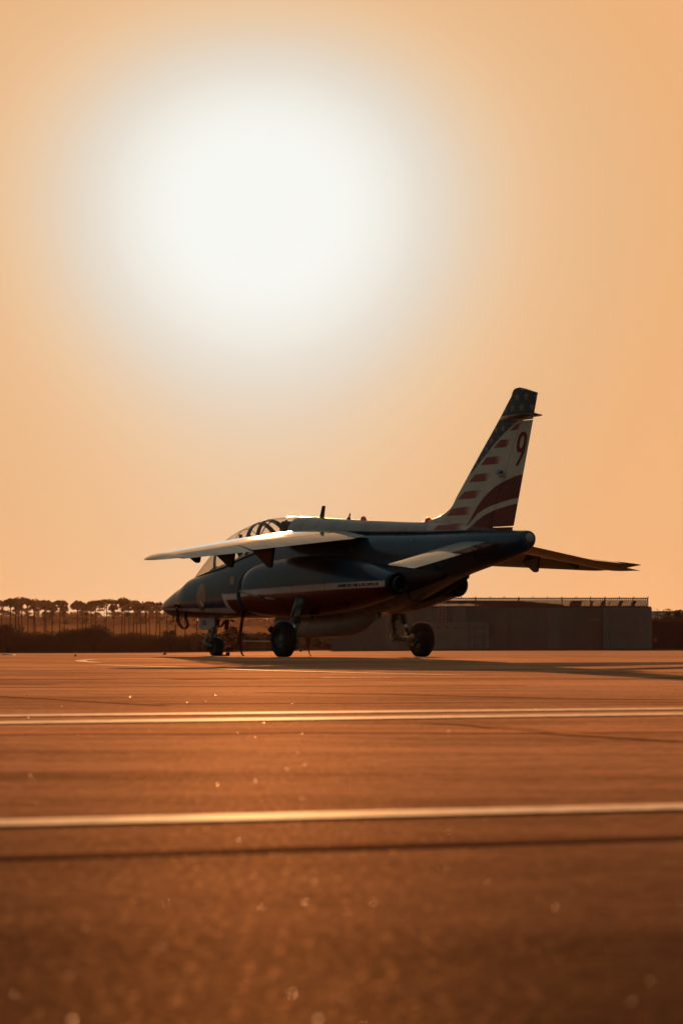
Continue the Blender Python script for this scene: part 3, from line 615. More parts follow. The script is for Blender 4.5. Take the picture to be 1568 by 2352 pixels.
def bow(name, xb, xt, w, th, m, off=.004, a0=.0):
    V = []; n = 36
    for i in range(n + 1):
        a = a0 + (math.pi - 2 * a0) * i / n; lean = math.sin(a)
        for dx, do in ((w / 2, off), (-w / 2, off), (-w / 2, off - th), (w / 2, off - th)):
            V.append(can_pt(xb + (xt - xb) * lean + dx, a, do))
    F = [(i * 4 + k, i * 4 + (k + 1) % 4, i * 4 + 4 + (k + 1) % 4, i * 4 + 4 + k) for i in range(n) for k in range(4)] + [(3, 2, 1, 0), (n * 4, n * 4 + 1, n * 4 + 2, n * 4 + 3)]
    return mesh(name, V, F, m, jet, True, auto=40)
M_frame = mat('canopy_frame_paint', (.05, .055, .055), .4, coat=.3)
bow('canopy_frame', 4.05, 4.22, .07, .03, mat('frame_grey', (.16, .18, .18), .35, coat=.4))
bow('canopy_frame', 2.84, 3.02, .10, .03, M_frame); bow('canopy_frame', 2.44, 2.70, .09, .035, M_frame); bow('canopy_frame', 1.56, 1.54, .05, .03, M_frame)
for s in (1, -1):   # sill rails
    pts = [can_pt(x, .03 if s > 0 else math.pi - .03, .012) for x in np.linspace(5.28, 1.56, 40)]
    MB().tube(pts, .013, 6).build('canopy_rail', mat('rail_paint', (.16, .18, .18), .4, coat=.3), jet, True)
# ejection seats, coamings and mirrors
def seat(x, zb, zt, hw=.15):
    st = MB().box((x - .10, -hw, zb), (x + .06, hw, zt - .10)); st.prism([(x - .10, zt - .10), (x + .06, zt - .10), (x + .03, zt), (x - .08, zt)], -hw * .9, hw * .9)
    o = st.build('ejection_seat', M_seat, jet)
    MB().box((x + .062, -hw * .7, zt - .26), (x + .11, hw * .7, zt - .04)).build('headrest', M_cock, o)
    return o
seat(3.15, 1.5, 2.03); s2 = seat(2.0, 1.75, 2.33, .17)
MB().prism([(2.19, 1.9), (2.13, 2.36), (2.11, 2.36), (2.10, 1.9)], -.02, .02).build('seat_rail', M_cock, s2)
MB().prism([(4.7, 1.40), (4.25, 1.60), (4.0, 1.60), (4.0, 1.40)], -.22, .22).build('instrument_coaming', M_cock, jet)
MB().prism([(2.95, 1.72), (2.75, 1.96), (2.45, 1.96), (2.45, 1.72)], -.20, .20).build('instrument_coaming', M_cock, jet)
MB().prism([(3.74, 1.6), (3.705, 2.16), (3.685, 2.16), (3.62, 1.6)], -.03, .03).build('rear_view_mirror', M_cock, jet)
MB().prism([(3.20, 1.7), (3.18, 2.13), (3.15, 2.13), (3.12, 1.7)], .10, .13).build('seat_handle', M_cock, jet)
MB().tube([can_pt(3.45, math.radians(d), -.02) for d in range(20, 161, 10)], .006, 6).build('canopy_cord', M_cock, jet, True)
MB().tube([can_pt(2.60 - .1 * math.sin(math.radians(d)), math.radians(d), -.05) for d in range(10, 171, 10)], .010, 6).build('canopy_cord', M_cock, jet, True)
MB().tube([(4.25, .0, 1.98), (4.0, .15, 2.02), (3.85, .20, 2.0), (3.75, .05, 2.08)], .006, 6).build('canopy_cord', M_cock, jet, True)

# ------------------------------------------------------------------ antennas, beacons
a_ = MB().prism([(1.02, 2.34), (.925, 2.565), (.855, 2.558), (.90, 2.34)], -.012, .012); a_.build('blade_antenna', M_cock, jet)
MB().tube([(.10, 0, 2.29), (.085, 0, 2.335), (.06, 0, 2.39), (.055, 0, 2.395)], [.05, .016, .012, .012], 8).build('whip_antenna', M_cock, jet, True)
for x, z, r in ((-.36, 2.275, .046), (-2.30, 2.182, .054)):
    MB().lathe([(r * 1.15, -.01), (r * 1.15, .012), (r, .016), (r * .97, .026), (r * .80, .046), (r * .4, .060), (0, .064)], (x, 0, z), (0, 0, 1), 20).build('beacon', M_beacon, jet, True)

# ------------------------------------------------------------------ landing gear
def wheel(parent, c, R, w, side):
    """tyre + rim; side=+1 hub face towards port"""
    c = Vector(c); hub = R * .47
    prof = [(hub, -w * .36), (hub * 1.06, -w * .43), (R * .72, -w * .50), (R * .88, -w * .46), (R * .965, -w * .33), (R * .992, -w * .16), (R, 0), (R * .992, w * .16), (R * .965, w * .33), (R * .88, w * .46), (R * .72, w * .50), (hub * 1.06, w * .43), (hub, w * .36)]
    m1 = MB().lathe(prof, c, (0, 1, 0), 56); V = np.array(m1.v); low = V[:, 2] < .0; 
    k = np.clip((.07 - V[:, 2]) / .07, 0, 1); V[:, 1] += np.sign(V[:, 1] - c.y) * k * .018; V[low, 2] = 0.001; m1.v = V.tolist()
    ty = m1.build('tyre', M_rub, parent, True)
    m2 = MB()
    for s in (1, -1):
        m2.lathe([(hub, s * w * .36), (hub * .97, s * w * .40), (hub * .90, s * w * .36), (hub * .86, s * w * .24), (hub * .5, s * w * .20), (hub * .42, s * w * .30), (hub * .22, s * w * .34), (0, s * w * .34)], c, (0, 1, 0), 32)
        for k in range(8):
            a = k * math.pi / 4; p = c + Vector((math.cos(a) * hub * .68, s * w * .20, math.sin(a) * hub * .68)); m2.tube([p, p + Vector((0, s * w * .06, 0))], .012, 6)
    m2.build('rim', M_rim, ty, True, auto=40)
    return ty
for s in (1, -1):
    g = MB(); dy = .30 if s > 0 else 0; V3 = lambda x, y, z: (x, s * (y + dy * max(0, min(.75, z - .30))), z)
    g.tube([V3(-.12, .86, .98), V3(.02, .90, .80), V3(.12, .94, .66)], [.085, .080, .072], 16)
    g.tube([V3(.12, .94, .66), V3(.22, 1.0, .40), V3(.24, 1.01, .33)], [.062, .055, .06], 16)
    leg = g.build('main_gear_leg', M_strut, jet, True)
    b = MB(); b.tube([V3(-.10, .93, .80), V3(-.02, 1.03, .58)], [.052, .048], 12); leg2 = b.build('shock_absorber', M_strut, leg, True)
    MB().tube([V3(-.02, 1.03, .58), V3(.03, 1.13, .37)], .032, 12).build('oleo_rod', M_chrome, leg, True)
    a = MB(); a.tube([V3(.27, 1.0, .34), V3(.14, 1.08, .30), V3(.0, 1.18, .285)], [.05, .042, .05], 12); a.tube([V3(0, 1.10, .285), V3(0, 1.30, .285)], .045, 14)
    a.lathe([(.0, .05), (.07, .05), (.07, -.05), (0, -.05)], V3(.25, 1.005, .34), (0, 1, 0), 16); a.build('trailing_arm', M_strut, leg, True, auto=50)
    h = MB(); h.tube([V3(.06, .86, .80), V3(.20, .90, .55), V3(.30, .97, .42), V3(.22, 1.05, .30), V3(.05, 1.14, .26)], .011, 6)
    h.tube([V3(-.02, .84, .80), V3(.12, .88, .55), V3(.19, .95, .40)], .008, 6); h.build('brake_hose', M_black, leg, True)
    br = MB().lathe([(0, .0), (.105, 0), (.105, .06), (0, .06)], (0, s * 1.20, .285), (0, s, 0), 24); br.build('brake_drum', M_rim, leg, True, auto=40)
    wheel(leg, (0, 1.33 if s > 0 else -1.39, .290), .298, .205, s)
    # landing lamp bracket
    MB().lathe([(0, .0), (.05, .0), (.055, .03), (.03, .09), (0, .10)], (.30, 1.37, .45) if s > 0 else (.20, -.96, .80), (1, 0, 0), 16).build('taxi_lamp', M_black, leg, True)
    # flat black disc painted in for the shaded wheel-well opening around the leg
    MB().lathe([(0, 0), (.16, 0), (.17, .012), (0, .014)], (-.03, s * .84, .715), (0, 0, -1), 24).build('wheel_well_shade', M_black, leg, True)
# nose gear
ng = MB(); ng.tube([(4.62, 0, .72), (4.66, 0, .56), (4.70, 0, .46)], [.07, .07, .07], 16); ng.lathe([(0, .07), (.075, .07), (.085, .03), (.085, -.06), (.07, -.08), (0, -.08)], (4.69, 0, .49), (0, .0, 1), 16)
ng.tube([(4.72, -.13, .515), (4.66, .0, .54), (4.60, .15, .56)], [.022, .03, .03], 10); nose = ng.build('nose_gear_leg', M_strut, jet, True, auto=50)
f_ = MB(); f_.tube([(4.70, 0, .42), (4.78, 0, .33), (4.86, 0, .26)], [.085, .095, .075], 14); f_.tube([(4.86, -.09, .235), (4.86, .09, .235)], .055, 14)
f_.tube([(4.84, .085, .24), (4.70, .085, .20), (4.56, .085, .175)], [.04, .032, .035], 10); f_.tube([(4.84, -.085, .24), (4.70, -.085, .20), (4.56, -.085, .175)], [.04, .032, .035], 10); f_.build('nose_fork', M_strut, nose, True)
o2 = MB(); o2.tube([(4.60, .05, .47), (4.66, .06, .36), (4.56, .06, .22)], .016, 8); o2.tube([(4.52, .06, .58), (4.48, .08, .55), (4.50, .08, .60), (4.55, .05, .62)], .006, 6)
o2.tube([(4.62, .08, .56), (4.52, .10, .44), (4.55, .09, .36)], .007, 6); o2.build('steering_link', M_strut, nose, True)
wheel(nose, (4.555, 0, .166), .172, .165, 1)
nd = MB().prism([(4.87, .70), (4.32, .68), (4.32, .53), (4.59, .462), (4.80, .468), (4.86, .62)], .17, .185); nd = nd.build('nose_gear_door', mat('door_white', (.55, .54, .50), .4, coat=.2, noise=.15), jet)
tag(letter('lettering', "35", 4.745, 4.585, .553, .637, lambda X, Z: X * 0 + .188, M_text, nd, offset=.02), kind='stuff')
# small probes and drains under the belly
for x, y, z, dx in ((6.10, .03, .72, -.03), (1.35, .25, .665, -.06), (-1.15, .2, .73, -.02), (-.1, .86, .74, -.05)):
    MB().tube([(x, y, z), (x + dx * .4, y, z - .04), (x + dx, y, z - .10)], [.018, .012, .012], 8).build('drain_mast', M_black, jet, True)
MB().tube([(6.56, 0, .91), (6.62, 0, .905)], [.008, .006], 6).build('nose_probe', M_black, jet, True)
MB().lathe([(0, .16), (.02, .12), (.035, .05), (.03, 0), (0, -.02)], (4.25, .43, .86), (.55, .25, 1), 12).build('angle_probe', mat('probe_metal', (.5, .45, .4), .25, metal=.7), jet, True)
MB().lathe([(0, .12), (.03, .08), (.045, 0), (.03, -.05), (0, -.07)], (-.90, .05, .695), (1, 0, -.1), 20).build('belly_lamp_fairing', M_belly, jet, True)

# ------------------------------------------------------------------ straps and lines hanging off the jet: things of their own
def lerp_pts(p, n=5):
    P_ = [Vector(q) for q in p]; out = []
    for i in range(len(P_) - 1):
        a = P_[max(i - 1, 0)]; b = P_[i]; c = P_[i + 1]; d = P_[min(i + 2, len(P_) - 1)]
        for k in range(n):
            t = k / n; out.append(.5 * ((2 * b) + (-a + c) * t + (2 * a - 5 * b + 4 * c - d) * t * t + (-a + 3 * b - 3 * c + d) * t ** 3))
    return out + [P_[-1]]
jthing(MB().band(lerp_pts([(5.46, .30, .86), (5.44, .30, .72), (5.42, .29, .60), (5.34, .28, .52), (5.24, .28, .48), (5.15, .28, .51), (5.11, .28, .56), (5.14, .30, .70), (5.09, .31, .85)]), (.6, .8, 0), .055), 'cover_strap', M_cloth,
       'dark webbing strap hanging in a loop under the jet nose', 'strap', (5.46, .30, .86))
jthing(MB().band(lerp_pts([(5.50, .31, .90), (5.40, .315, .93), (5.30, .32, .86), (5.20, .315, .84)], 4), (0, 1, .2), .09), 'probe_sleeve', M_cloth,
       'dark red cloth sleeve over the probe on the nose side of the jet', 'cover', (5.40, .31, .86))
jthing(MB().band(lerp_pts([(4.46, .0, .655), (4.49, .0, .57), (4.43, 0, .52), (4.33, 0, .56), (4.22, 0, .63)]), (0, 1, 0), .06), 'cover_strap', M_cloth,
       'dark webbing strap looping below the belly just behind the nose wheel', 'strap', (4.46, 0, .655))
jthing(MB().band([(4.17, 0, .65), (4.175, 0, .56), (4.185, 0, .47)], (.9, .3, 0), .095), 'warning_streamer', M_cloth,
       'short wide dark red streamer hanging from the belly behind the nose wheel', 'streamer', (4.17, 0, .65))
jthing(MB().band([(4.08, -.02, .65), (4.02, -.02, .615), (3.95, -.02, .635)], (0, 1, 0), .05), 'cover_strap', M_cloth,
       'stub of webbing strap peeking out under the belly behind the wide streamer', 'strap', (4.08, -.02, .65))
jthing(MB().band(lerp_pts([(2.30, .72, .80), (2.37, .72, .70), (2.45, .71, .50), (2.50, .70, .36), (2.50, .70, .22), (2.47, .70, .10), (2.42, .70, .03), (2.38, .70, .012)]), (.53, .85, 0), [.065] * 4 + [.055] * 4 + [.055] * 5 + [.042] * 10 + [.032] * 8 + [.028] * 6, .012), 'cover_streamer', M_cloth,
       'long dark streamer hanging from the engine intake cover down to the apron', 'streamer', (2.30, .72, .80))
jthing(MB().band(lerp_pts([(1.36, .02, .33), (1.36, .02, .20), (1.35, .02, .11)], 3) + [Vector(p) for p in ((1.33, .02, .06), (1.30, .02, .03), (1.27, .02, .012))], (.53, .85, 0), [.065, .064, .062, .058, .05, .036, .025, .016, .014, .013], .010), 'pod_streamer', M_cloth,
       'narrow dark streamer hanging from the belly pod to the ground behind the near main wheel', 'streamer', (1.36, .02, .33))
jthing(MB().prism([(4.71, .001), (4.36, .001), (4.34, .05), (4.36, .075), (4.40, .03), (4.69, .03), (4.72, .07), (4.74, .05)], -.16, -.10), 'wheel_chock', mat('chock_red', (.25, .03, .02), .6),
       'low reddish chock on the ground under the nose wheel', 'chock', (4.5, -.13, 0.001))
#BACKGROUND
# ------------------------------------------------------------------ background
def zv(v, d): return HCAM + (YH - v) * d / FPX      # height seen at row v at distance d (measured off the photograph)
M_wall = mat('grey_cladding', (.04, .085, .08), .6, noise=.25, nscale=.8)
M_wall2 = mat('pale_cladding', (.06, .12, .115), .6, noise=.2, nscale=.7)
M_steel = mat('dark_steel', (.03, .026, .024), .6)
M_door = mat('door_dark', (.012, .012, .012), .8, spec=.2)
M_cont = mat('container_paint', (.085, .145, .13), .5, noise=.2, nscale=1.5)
M_tarp = mat('tarpaulin', (.04, .035, .03), .8)
M_bark = mat('pine_bark', (.02, .012, .008), .95, spec=.05)
M_leaf = mat('pine_needles', (.045, .045, .022), .95, spec=.05)
M_scrub = mat('scrub_leaves', (.04, .032, .018), .95, spec=.05)
DB = 260.0
def gbase(x, y): return float(gz(x, y))
# long low building with clad front
bx0, bx1, bxm = bear(761, DB), bear(1493, DB), bear(1381, DB); zr_ = zv(1395, DB); zb_ = -.75
bld = tag(empty('service_building', (bx0, DB, zb_)), 'long low grey clad building behind the jet, mesh fence along its flat roof', 'building')
def bpart(mb, name, m, parent=None, **k):
    o = mb.build(name, m, None, **k); p = parent or bld; o.parent = p; 
    o.matrix_parent_inverse = Matrix.Translation(-Vector(bld.location)) if p is bld else Matrix.Identity(4); return o
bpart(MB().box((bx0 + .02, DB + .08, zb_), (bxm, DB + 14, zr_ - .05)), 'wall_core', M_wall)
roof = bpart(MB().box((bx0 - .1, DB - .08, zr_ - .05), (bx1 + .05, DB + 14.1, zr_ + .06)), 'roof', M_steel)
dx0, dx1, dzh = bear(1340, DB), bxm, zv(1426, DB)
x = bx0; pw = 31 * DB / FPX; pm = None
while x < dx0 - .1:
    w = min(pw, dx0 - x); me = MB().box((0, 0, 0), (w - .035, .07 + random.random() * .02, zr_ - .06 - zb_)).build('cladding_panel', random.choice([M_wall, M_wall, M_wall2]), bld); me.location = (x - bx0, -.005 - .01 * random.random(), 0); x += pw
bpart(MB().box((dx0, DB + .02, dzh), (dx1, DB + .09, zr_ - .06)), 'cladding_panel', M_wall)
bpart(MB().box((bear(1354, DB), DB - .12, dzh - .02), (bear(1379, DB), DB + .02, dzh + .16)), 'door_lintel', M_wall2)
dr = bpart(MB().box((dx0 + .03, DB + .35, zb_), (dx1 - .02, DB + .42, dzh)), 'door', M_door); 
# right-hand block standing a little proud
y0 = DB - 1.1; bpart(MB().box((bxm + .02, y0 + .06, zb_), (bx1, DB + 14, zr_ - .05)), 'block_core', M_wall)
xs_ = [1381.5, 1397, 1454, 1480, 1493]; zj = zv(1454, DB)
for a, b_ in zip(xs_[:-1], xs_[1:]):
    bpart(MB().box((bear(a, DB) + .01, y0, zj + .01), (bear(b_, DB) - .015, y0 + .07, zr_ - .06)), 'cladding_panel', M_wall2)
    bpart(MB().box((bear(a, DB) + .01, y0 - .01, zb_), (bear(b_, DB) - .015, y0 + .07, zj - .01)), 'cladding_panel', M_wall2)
# roof fence: posts, rails, two kinds of mesh, tarpaulins tied behind it
fz0, fz1 = zr_ + .06, zv(1373, DB); fx0, fx1 = bear(985, DB), bear(1489, DB); fy = DB + .3
fence_ = bpart(MB().box((fx0, fy - .03, fz1 - .09), (fx1, fy + .03, fz1)), 'fence_rail', M_steel)
bpart(MB().box((fx0, fy - .02, fz0), (fx1, fy + .02, fz0 + .05)), 'fence_rail', M_steel)
bpart(MB().box((fx0, fy - .02, zv(1380, DB) - .03), (fx1, fy + .02, zv(1380, DB) + .02)), 'fence_rail', M_steel)
ps = 33 * DB / FPX; xx = fx1 - .03; k = 0
post0 = MB().box((-.03, -.03, 0), (.03, .03, fz1 - fz0 + .07)).box((-.05, -.05, fz1 - fz0 + .03), (.05, .05, fz1 - fz0 + .09)).build('fence_post', M_steel, bld)
while xx > fx0:
    p = post0 if k == 0 else post0.copy()
    if k: COL.objects.link(p)
    p.parent = bld; p.location = (xx - bx0, fy - DB, fz0 - zb_); xx -= ps; k += 1
mb = MB(); zt_ = zv(1380, DB)
x = fx0
while x < fx1 - .02: mb.box((x, fy - .012, zt_), (x + .104, fy + .012, fz1 - .04)); x += .163
x = fx0
while x < fx1 - .02: mb.box((x, fy - .01, fz0), (x + .052, fy + .01, zt_)); x += .085
z = fz0 + .06
while z < zt_ - .03: mb.box((fx0, fy - .008, z), (fx1, fy + .008, z + .046)); z += .085
tag(bpart(mb, 'mesh_wires', M_steel), kind='stuff')
def tarp(poly):
    q = [(bear(u, DB), zv(v, DB)) for u, v in poly]; bpart(MB().prism(q, fy + .03, fy + .05), 'tarpaulin', M_tarp)
tarp([(985, 1380), (1150, 1380), (1150, 1395), (1120, 1395), (1100, 1391), (1075, 1386), (1065, 1388), (985, 1386)])
tarp([(1150, 1380), (1200, 1381), (1240, 1384), (1290, 1388), (1300, 1395), (1150, 1395)])
for a, b_ in ((1306, 1337), (1353, 1363), (1377, 1390), (1396, 1402), (1418, 1430), (1447, 1461)):
    tarp([(a, 1395), (a + 3, 1384), (a + 9, 1379), (b_ + 2, 1380), (b_ - 2, 1388), (b_ - 3, 1395)])
# caged ladder on the wall
lad = MB(); lx0, lx1 = bear(1006, DB), bear(1023, DB); lz0, lz1 = zv(1432, DB), zv(1378, DB)
for x in (lx0, lx1, (lx0 + lx1) / 2): lad.box((x - .02, DB - .62 if x == (lx0 + lx1) / 2 else DB - .3, lz0), (x + .02, DB - .57 if x == (lx0 + lx1) / 2 else DB - .25, lz1))
for i in range(9):
    z = lz0 + (lz1 - lz0) * i / 8; lad.box((lx0, DB - .29, z), (lx1, DB - .26, z + .03))
    if i % 2 == 0: lad.tube([(lx0, DB - .28, z), (lx0 - .05, DB - .5, z), ((lx0 + lx1) / 2, DB - .62, z), (lx1 + .05, DB - .5, z), (lx1, DB - .28, z)], .02, 5)
bpart(lad, 'caged_ladder', mat('galvanised', (.22, .2, .17), .4, metal=.5))
bpart(MB().box((bx0 - .55, DB - .3, zv(1480, DB)), (bx0 - .05, DB + .3, zv(1464, DB))).tube([(bx0 - .75, DB - .3, zv(1475, DB)), (bx0 - .5, DB - .3, zv(1474, DB))], .06, 8), 'wall_lamp', mat('lamp_housing', (.06, .05, .04), .35, metal=.6))
bpart(MB().tube([(bx0 - .12, DB - .1, zb_ + .1), (bx0 - .12, DB - .1, zv(1470, DB))], .05, 8), 'drainpipe', M_steel)
for u in (836, 889): bpart(MB().box((bear(u, DB) - .05, DB - .25, zb_ + .2), (bear(u, DB) + .05, DB - .15, zv(1484, DB))), 'bollard', M_steel)
bpart(MB().box((bear(1122, DB), DB - .16, zv(1465, DB)), (bear(1126, DB), DB - .02, zv(1436, DB))), 'cable_duct', M_steel)

# shipping containers in front of the wall
def container(x, y, w, h, dpt, label, bars):
    z0 = gbase(x, y); c = tag(empty('shipping_container', (x, y, z0)), label, 'container')
    MB().box((.04, .06, .1), (w - .04, dpt, h - .06)).build('shell', M_cont, c)
    f = MB()
    for a, b_ in (((0, 0, 0), (.12, .12, h)), ((w - .12, 0, 0), (w, .12, h)), ((.12, 0, h - .14), (w - .12, .12, h)), ((.12, 0, 0), (w - .12, .12, .14))): f.box(a, b_)
    f.build('frame', M_cont, c)
    if bars == 0:
        n = int((w - .3) / .26)
        for i in range(n):
            r = MB().box((.17 + i * .26, .025, .16), (.17 + i * .26 + .14, .06, h - .16)).build('corrugation_rib', M_cont, c)
        MB().box((w * .1, .015, h * .80), (w * .38, .03, h * .82)).build('vent_slot', M_steel, c); MB().box((w * .62, .015, h * .80), (w * .90, .03, h * .82)).build('vent_slot', M_steel, c)
        MB().lathe([(0, 0), (.09, 0), (.1, .02)], (w * .5, .02, h * .83), (0, 1, 0), 16).build('round_plate', M_steel, c)
    else:
        for s in (0, 1):
            d = MB().box((.14 + s * (w / 2 - .13), .03, .16), (w / 2 - .01 + s * (w / 2 - .13), .07, h - .16)).build('door', M_cont, c)
            for k in (.2, .48, .78): MB().box((.2 + s * (w / 2 - .13), .005, h * k), (w / 2 - .07 + s * (w / 2 - .13), .03, h * k + .05)).build('door_bar', M_steel, d)
            MB().tube([(.30 + s * (w / 2 + .05), .0, .14), (.30 + s * (w / 2 + .05), .0, h - .14)], .018, 6).build('lock_rod', M_steel, d)
    return c
DC = 256.0
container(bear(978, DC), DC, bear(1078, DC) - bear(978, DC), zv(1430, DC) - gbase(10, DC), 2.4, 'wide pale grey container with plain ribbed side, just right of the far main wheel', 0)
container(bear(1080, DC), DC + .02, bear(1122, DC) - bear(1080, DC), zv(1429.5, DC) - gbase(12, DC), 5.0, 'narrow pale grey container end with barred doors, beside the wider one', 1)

# walls and low roofs to the right of the building
gw = tag(empty('boundary_wall', (bear(1496, 266), 266, -.6)), 'dark boundary wall running off to the right from the grey building', 'wall')
MB().box((0, 0, 0), (14, .3, zv(1427, 266) + .6)).build('wall', M_door, gw); MB().box((-.02, -.05, zv(1427, 266) + .6), (14, .35, zv(1427, 266) + .68)).build('coping', M_steel, gw)
MB().box((.15, -.03, .95), (.42, -.005, 1.3)).build('warning_plate', mat('faded_red', (.16, .02, .015), .6), gw)
fb = tag(empty('distant_hangar', (bear(1470, 420), 420, -.6)), 'distant low reddish brown hangar roof beyond the dark wall at the right edge', 'building')
MB().box((0, 0, 0), (40, 10, zv(1421, 420) + .6)).build('wall', M_wall, fb)
MB().add([(-.2, -.3, zv(1421, 420) + .6), (40, -.3, zv(1421, 420) + .6), (40, 5, zv(1403, 420) + .6), (-.2, 5, zv(1403, 420) + .6), (40, 10.3, zv(1421, 420) + .6), (-.2, 10.3, zv(1421, 420) + .6)], [(0, 1, 2, 3), (3, 2, 4, 5), (0, 3, 5), (1, 4, 2)]).build('roof', mat('roof_sheet', (.22, .12, .08), .5, noise=.3, nscale=1), fb)

def leafy(m, col, w):
    t = m.node_tree; b = t.nodes['Principled BSDF']; o = [n for n in t.nodes if n.type == 'OUTPUT_MATERIAL'][0]
    tr = t.nodes.new('ShaderNodeBsdfTranslucent'); tr.inputs[0].default_value = (*col, 1); mi = t.nodes.new('ShaderNodeMixShader'); mi.inputs[0].default_value = w
    t.links.new(b.outputs[0], mi.inputs[1]); t.links.new(tr.outputs[0], mi.inputs[2]); t.links.new(mi.outputs[0], o.inputs[0]); return m
leafy(M_leaf, (.10, .07, .02), .4)
M_far = leafy(mat('far_foliage', (.14, .10, .06), .95, spec=.05), (.16, .10, .055), .3)  # leaf colour paled to carry part of the distance haze
# leaves: small triangles scattered through a volume
def leaves(P_, size, rnd):
    n = len(P_); d1 = rnd.normal(size=(n, 3)); d1 /= np.linalg.norm(d1, axis=1)[:, None]; d2 = rnd.normal(size=(n, 3)); d2 = np.cross(d1, d2); d2 /= np.linalg.norm(d2, axis=1)[:, None]
    s = size * rnd.uniform(.6, 1.3, (n, 1)); V = np.stack([P_ - d1 * s * .5 - d2 * s * .3, P_ + d1 * s * .5 - d2 * s * .3, P_ + d2 * s * .6], 1).reshape(-1, 3)
    return V, [(3 * i, 3 * i + 1, 3 * i + 2) for i in range(n)]
SCR = [(-500, 1445), (-200, 1450), (-60, 1441), (0, 1439), (33, 1440), (40, 1454), (60, 1456), (100, 1453), (130, 1455), (145, 1447), (168, 1449), (195, 1443), (205, 1440), (235, 1439), (250, 1446), (262, 1461), (290, 1458), (310, 1454), (330, 1460), (352, 1460), (370, 1465),
       (384, 1456), (392, 1453), (402, 1458), (412, 1465), (440, 1458), (455, 1456), (480, 1461), (505, 1457), (528, 1447), (536, 1444), (548, 1452), (575, 1457), (610, 1455), (650, 1458), (700, 1461), (761, 1459), (900, 1460)]
def scr_v(u): return np.interp(u, [p[0] for p in SCR], [p[1] for p in SCR])
D1 = 300.0
us = np.arange(-500, 900, 2.5); nz_ = rng.normal(0, 1.3, len(us)); V = []; F = []
for i, u in enumerate(us):      # the dense heart of the scrub
    zt2 = zv(scr_v(u) + 5 + nz_[i], D1); x = bear(u, D1)
    for y in (D1 - 1.5, D1 + 3): V += [(x, y, -1.4), (x, y, zt2 - .1 * (y > D1) )]
    if i: b_ = 4 * i; a = b_ - 4; F += [(a, b_, b_ + 1, a + 1), (a + 2, a + 3, b_ + 3, b_ + 2), (a + 1, b_ + 1, b_ + 3, a + 3)]
n = 46000; uu = rng.uniform(-500, 900, n); t = rng.random(n) ** .6
top = zv(scr_v(uu) + rng.normal(0, 2.2, n) + 1.5 * np.sin(uu * .9), D1); base_ = -1.1; zz = base_ + (top - base_) * t
LV, LF = leaves(np.stack([bear(uu, D1) , D1 + rng.uniform(-2.6, 3.5, n), zz], 1), .16, rng)
b_ = len(V); tag(mesh('scrub', V + LV.tolist(), F + [tuple(j + b_ for j in q) for q in LF], M_scrub), 'dark brown mass of scrub along the far edge of the apron', 'scrub', kind='stuff')
# bushes that stand out above the scrub
def bush(u, v, d, wu, label):
    x, y = bear(u, d), d; z0 = gbase(x, y); zt2 = zv(v, d); w = wu * d / FPX / 2; r_ = np.random.default_rng(int(u)); n = 1400
    c = r_.normal(size=(9, 3)) * np.array([w * .45, w * .3, (zt2 - z0) * .2]) + np.array([x, y, z0 + (zt2 - z0) * .6]); k = r_.integers(0, 9, n)
    P_ = c[k] + r_.normal(size=(n, 3)) * np.array([w * .22, w * .2, (zt2 - z0) * .13]); P_ = P_[P_[:, 2] < zt2 + .1]
    b = tag(empty('bush', (x, y, z0)), label, 'bush', 'bushes at the far edge of the apron'); v_, f_ = leaves(P_, .15, r_)
    mesh('crown', v_ - np.array([x, y, z0]), f_, M_scrub, b); t = MB()
    for i in range(5): t.tube([(0, 0, 0), ((c[i, 0] - x) * .5, (c[i, 1] - y) * .5, (zt2 - z0) * .35), tuple(c[i] - np.array([x, y, z0]))], [.05, .035, .012], 5)
    t.build('stem', M_bark, b)
bush(392, 1450, 292, 30, 'rounded bush rising above the scrub just below the jet nose')
bush(536, 1443, 292, 34, 'tallest bush seen between the nose wheel and the near main wheel')
bush(215, 1437, 292, 70, 'broad tall bush below the middle of the pine row')
bush(18, 1437, 292, 48, 'tall square topped bush at the left edge of the picture')
for u, v, w_, l_ in ((1520, 1401, 40, 'leafy shrub sticking up over the dark wall beside the grey building'), (1556, 1404, 40, 'leafy shrub over the dark wall at the right edge')): bush(u, v, 285, w_, l_)
# far wood behind the pines
D3 = 1300.0; wt = lambda u: 1411 + 3.5 * np.sin(u * .031) + 2.5 * np.sin(u * .083 + 1) + 1.5 * np.sin(u * .21) + np.clip((u - 330) / 25, 0, 6)
us = np.arange(-700, 900, 4.0); V = []; F = []
for i, u in enumerate(us):
    zt2 = zv(wt(u) + 3, D3); x = bear(u, D3)
    for y in (D3, D3 + 30): V += [(x, y, -2), (x, y, zt2)]
    if i: b_ = 4 * i; a = b_ - 4; F += [(a, b_, b_ + 1, a + 1), (a + 1, b_ + 1, b_ + 3, a + 3)]
n = 16000; uu = rng.uniform(-700, 900, n); top = zv(wt(uu) + rng.normal(0, 1.4, n), D3); zz = top - np.abs(rng.exponential(1.6, n))
LV, LF = leaves(np.stack([bear(uu, D3), D3 - 2 + rng.uniform(-6, 6, n), zz], 1), .75, rng)
b_ = len(V); tag(mesh('far_wood', V + LV.tolist(), F + [tuple(j + b_ for j in q) for q in LF], M_far), 'hazy brown wood forming a solid band behind the pine trunks', 'wood', kind='stuff')
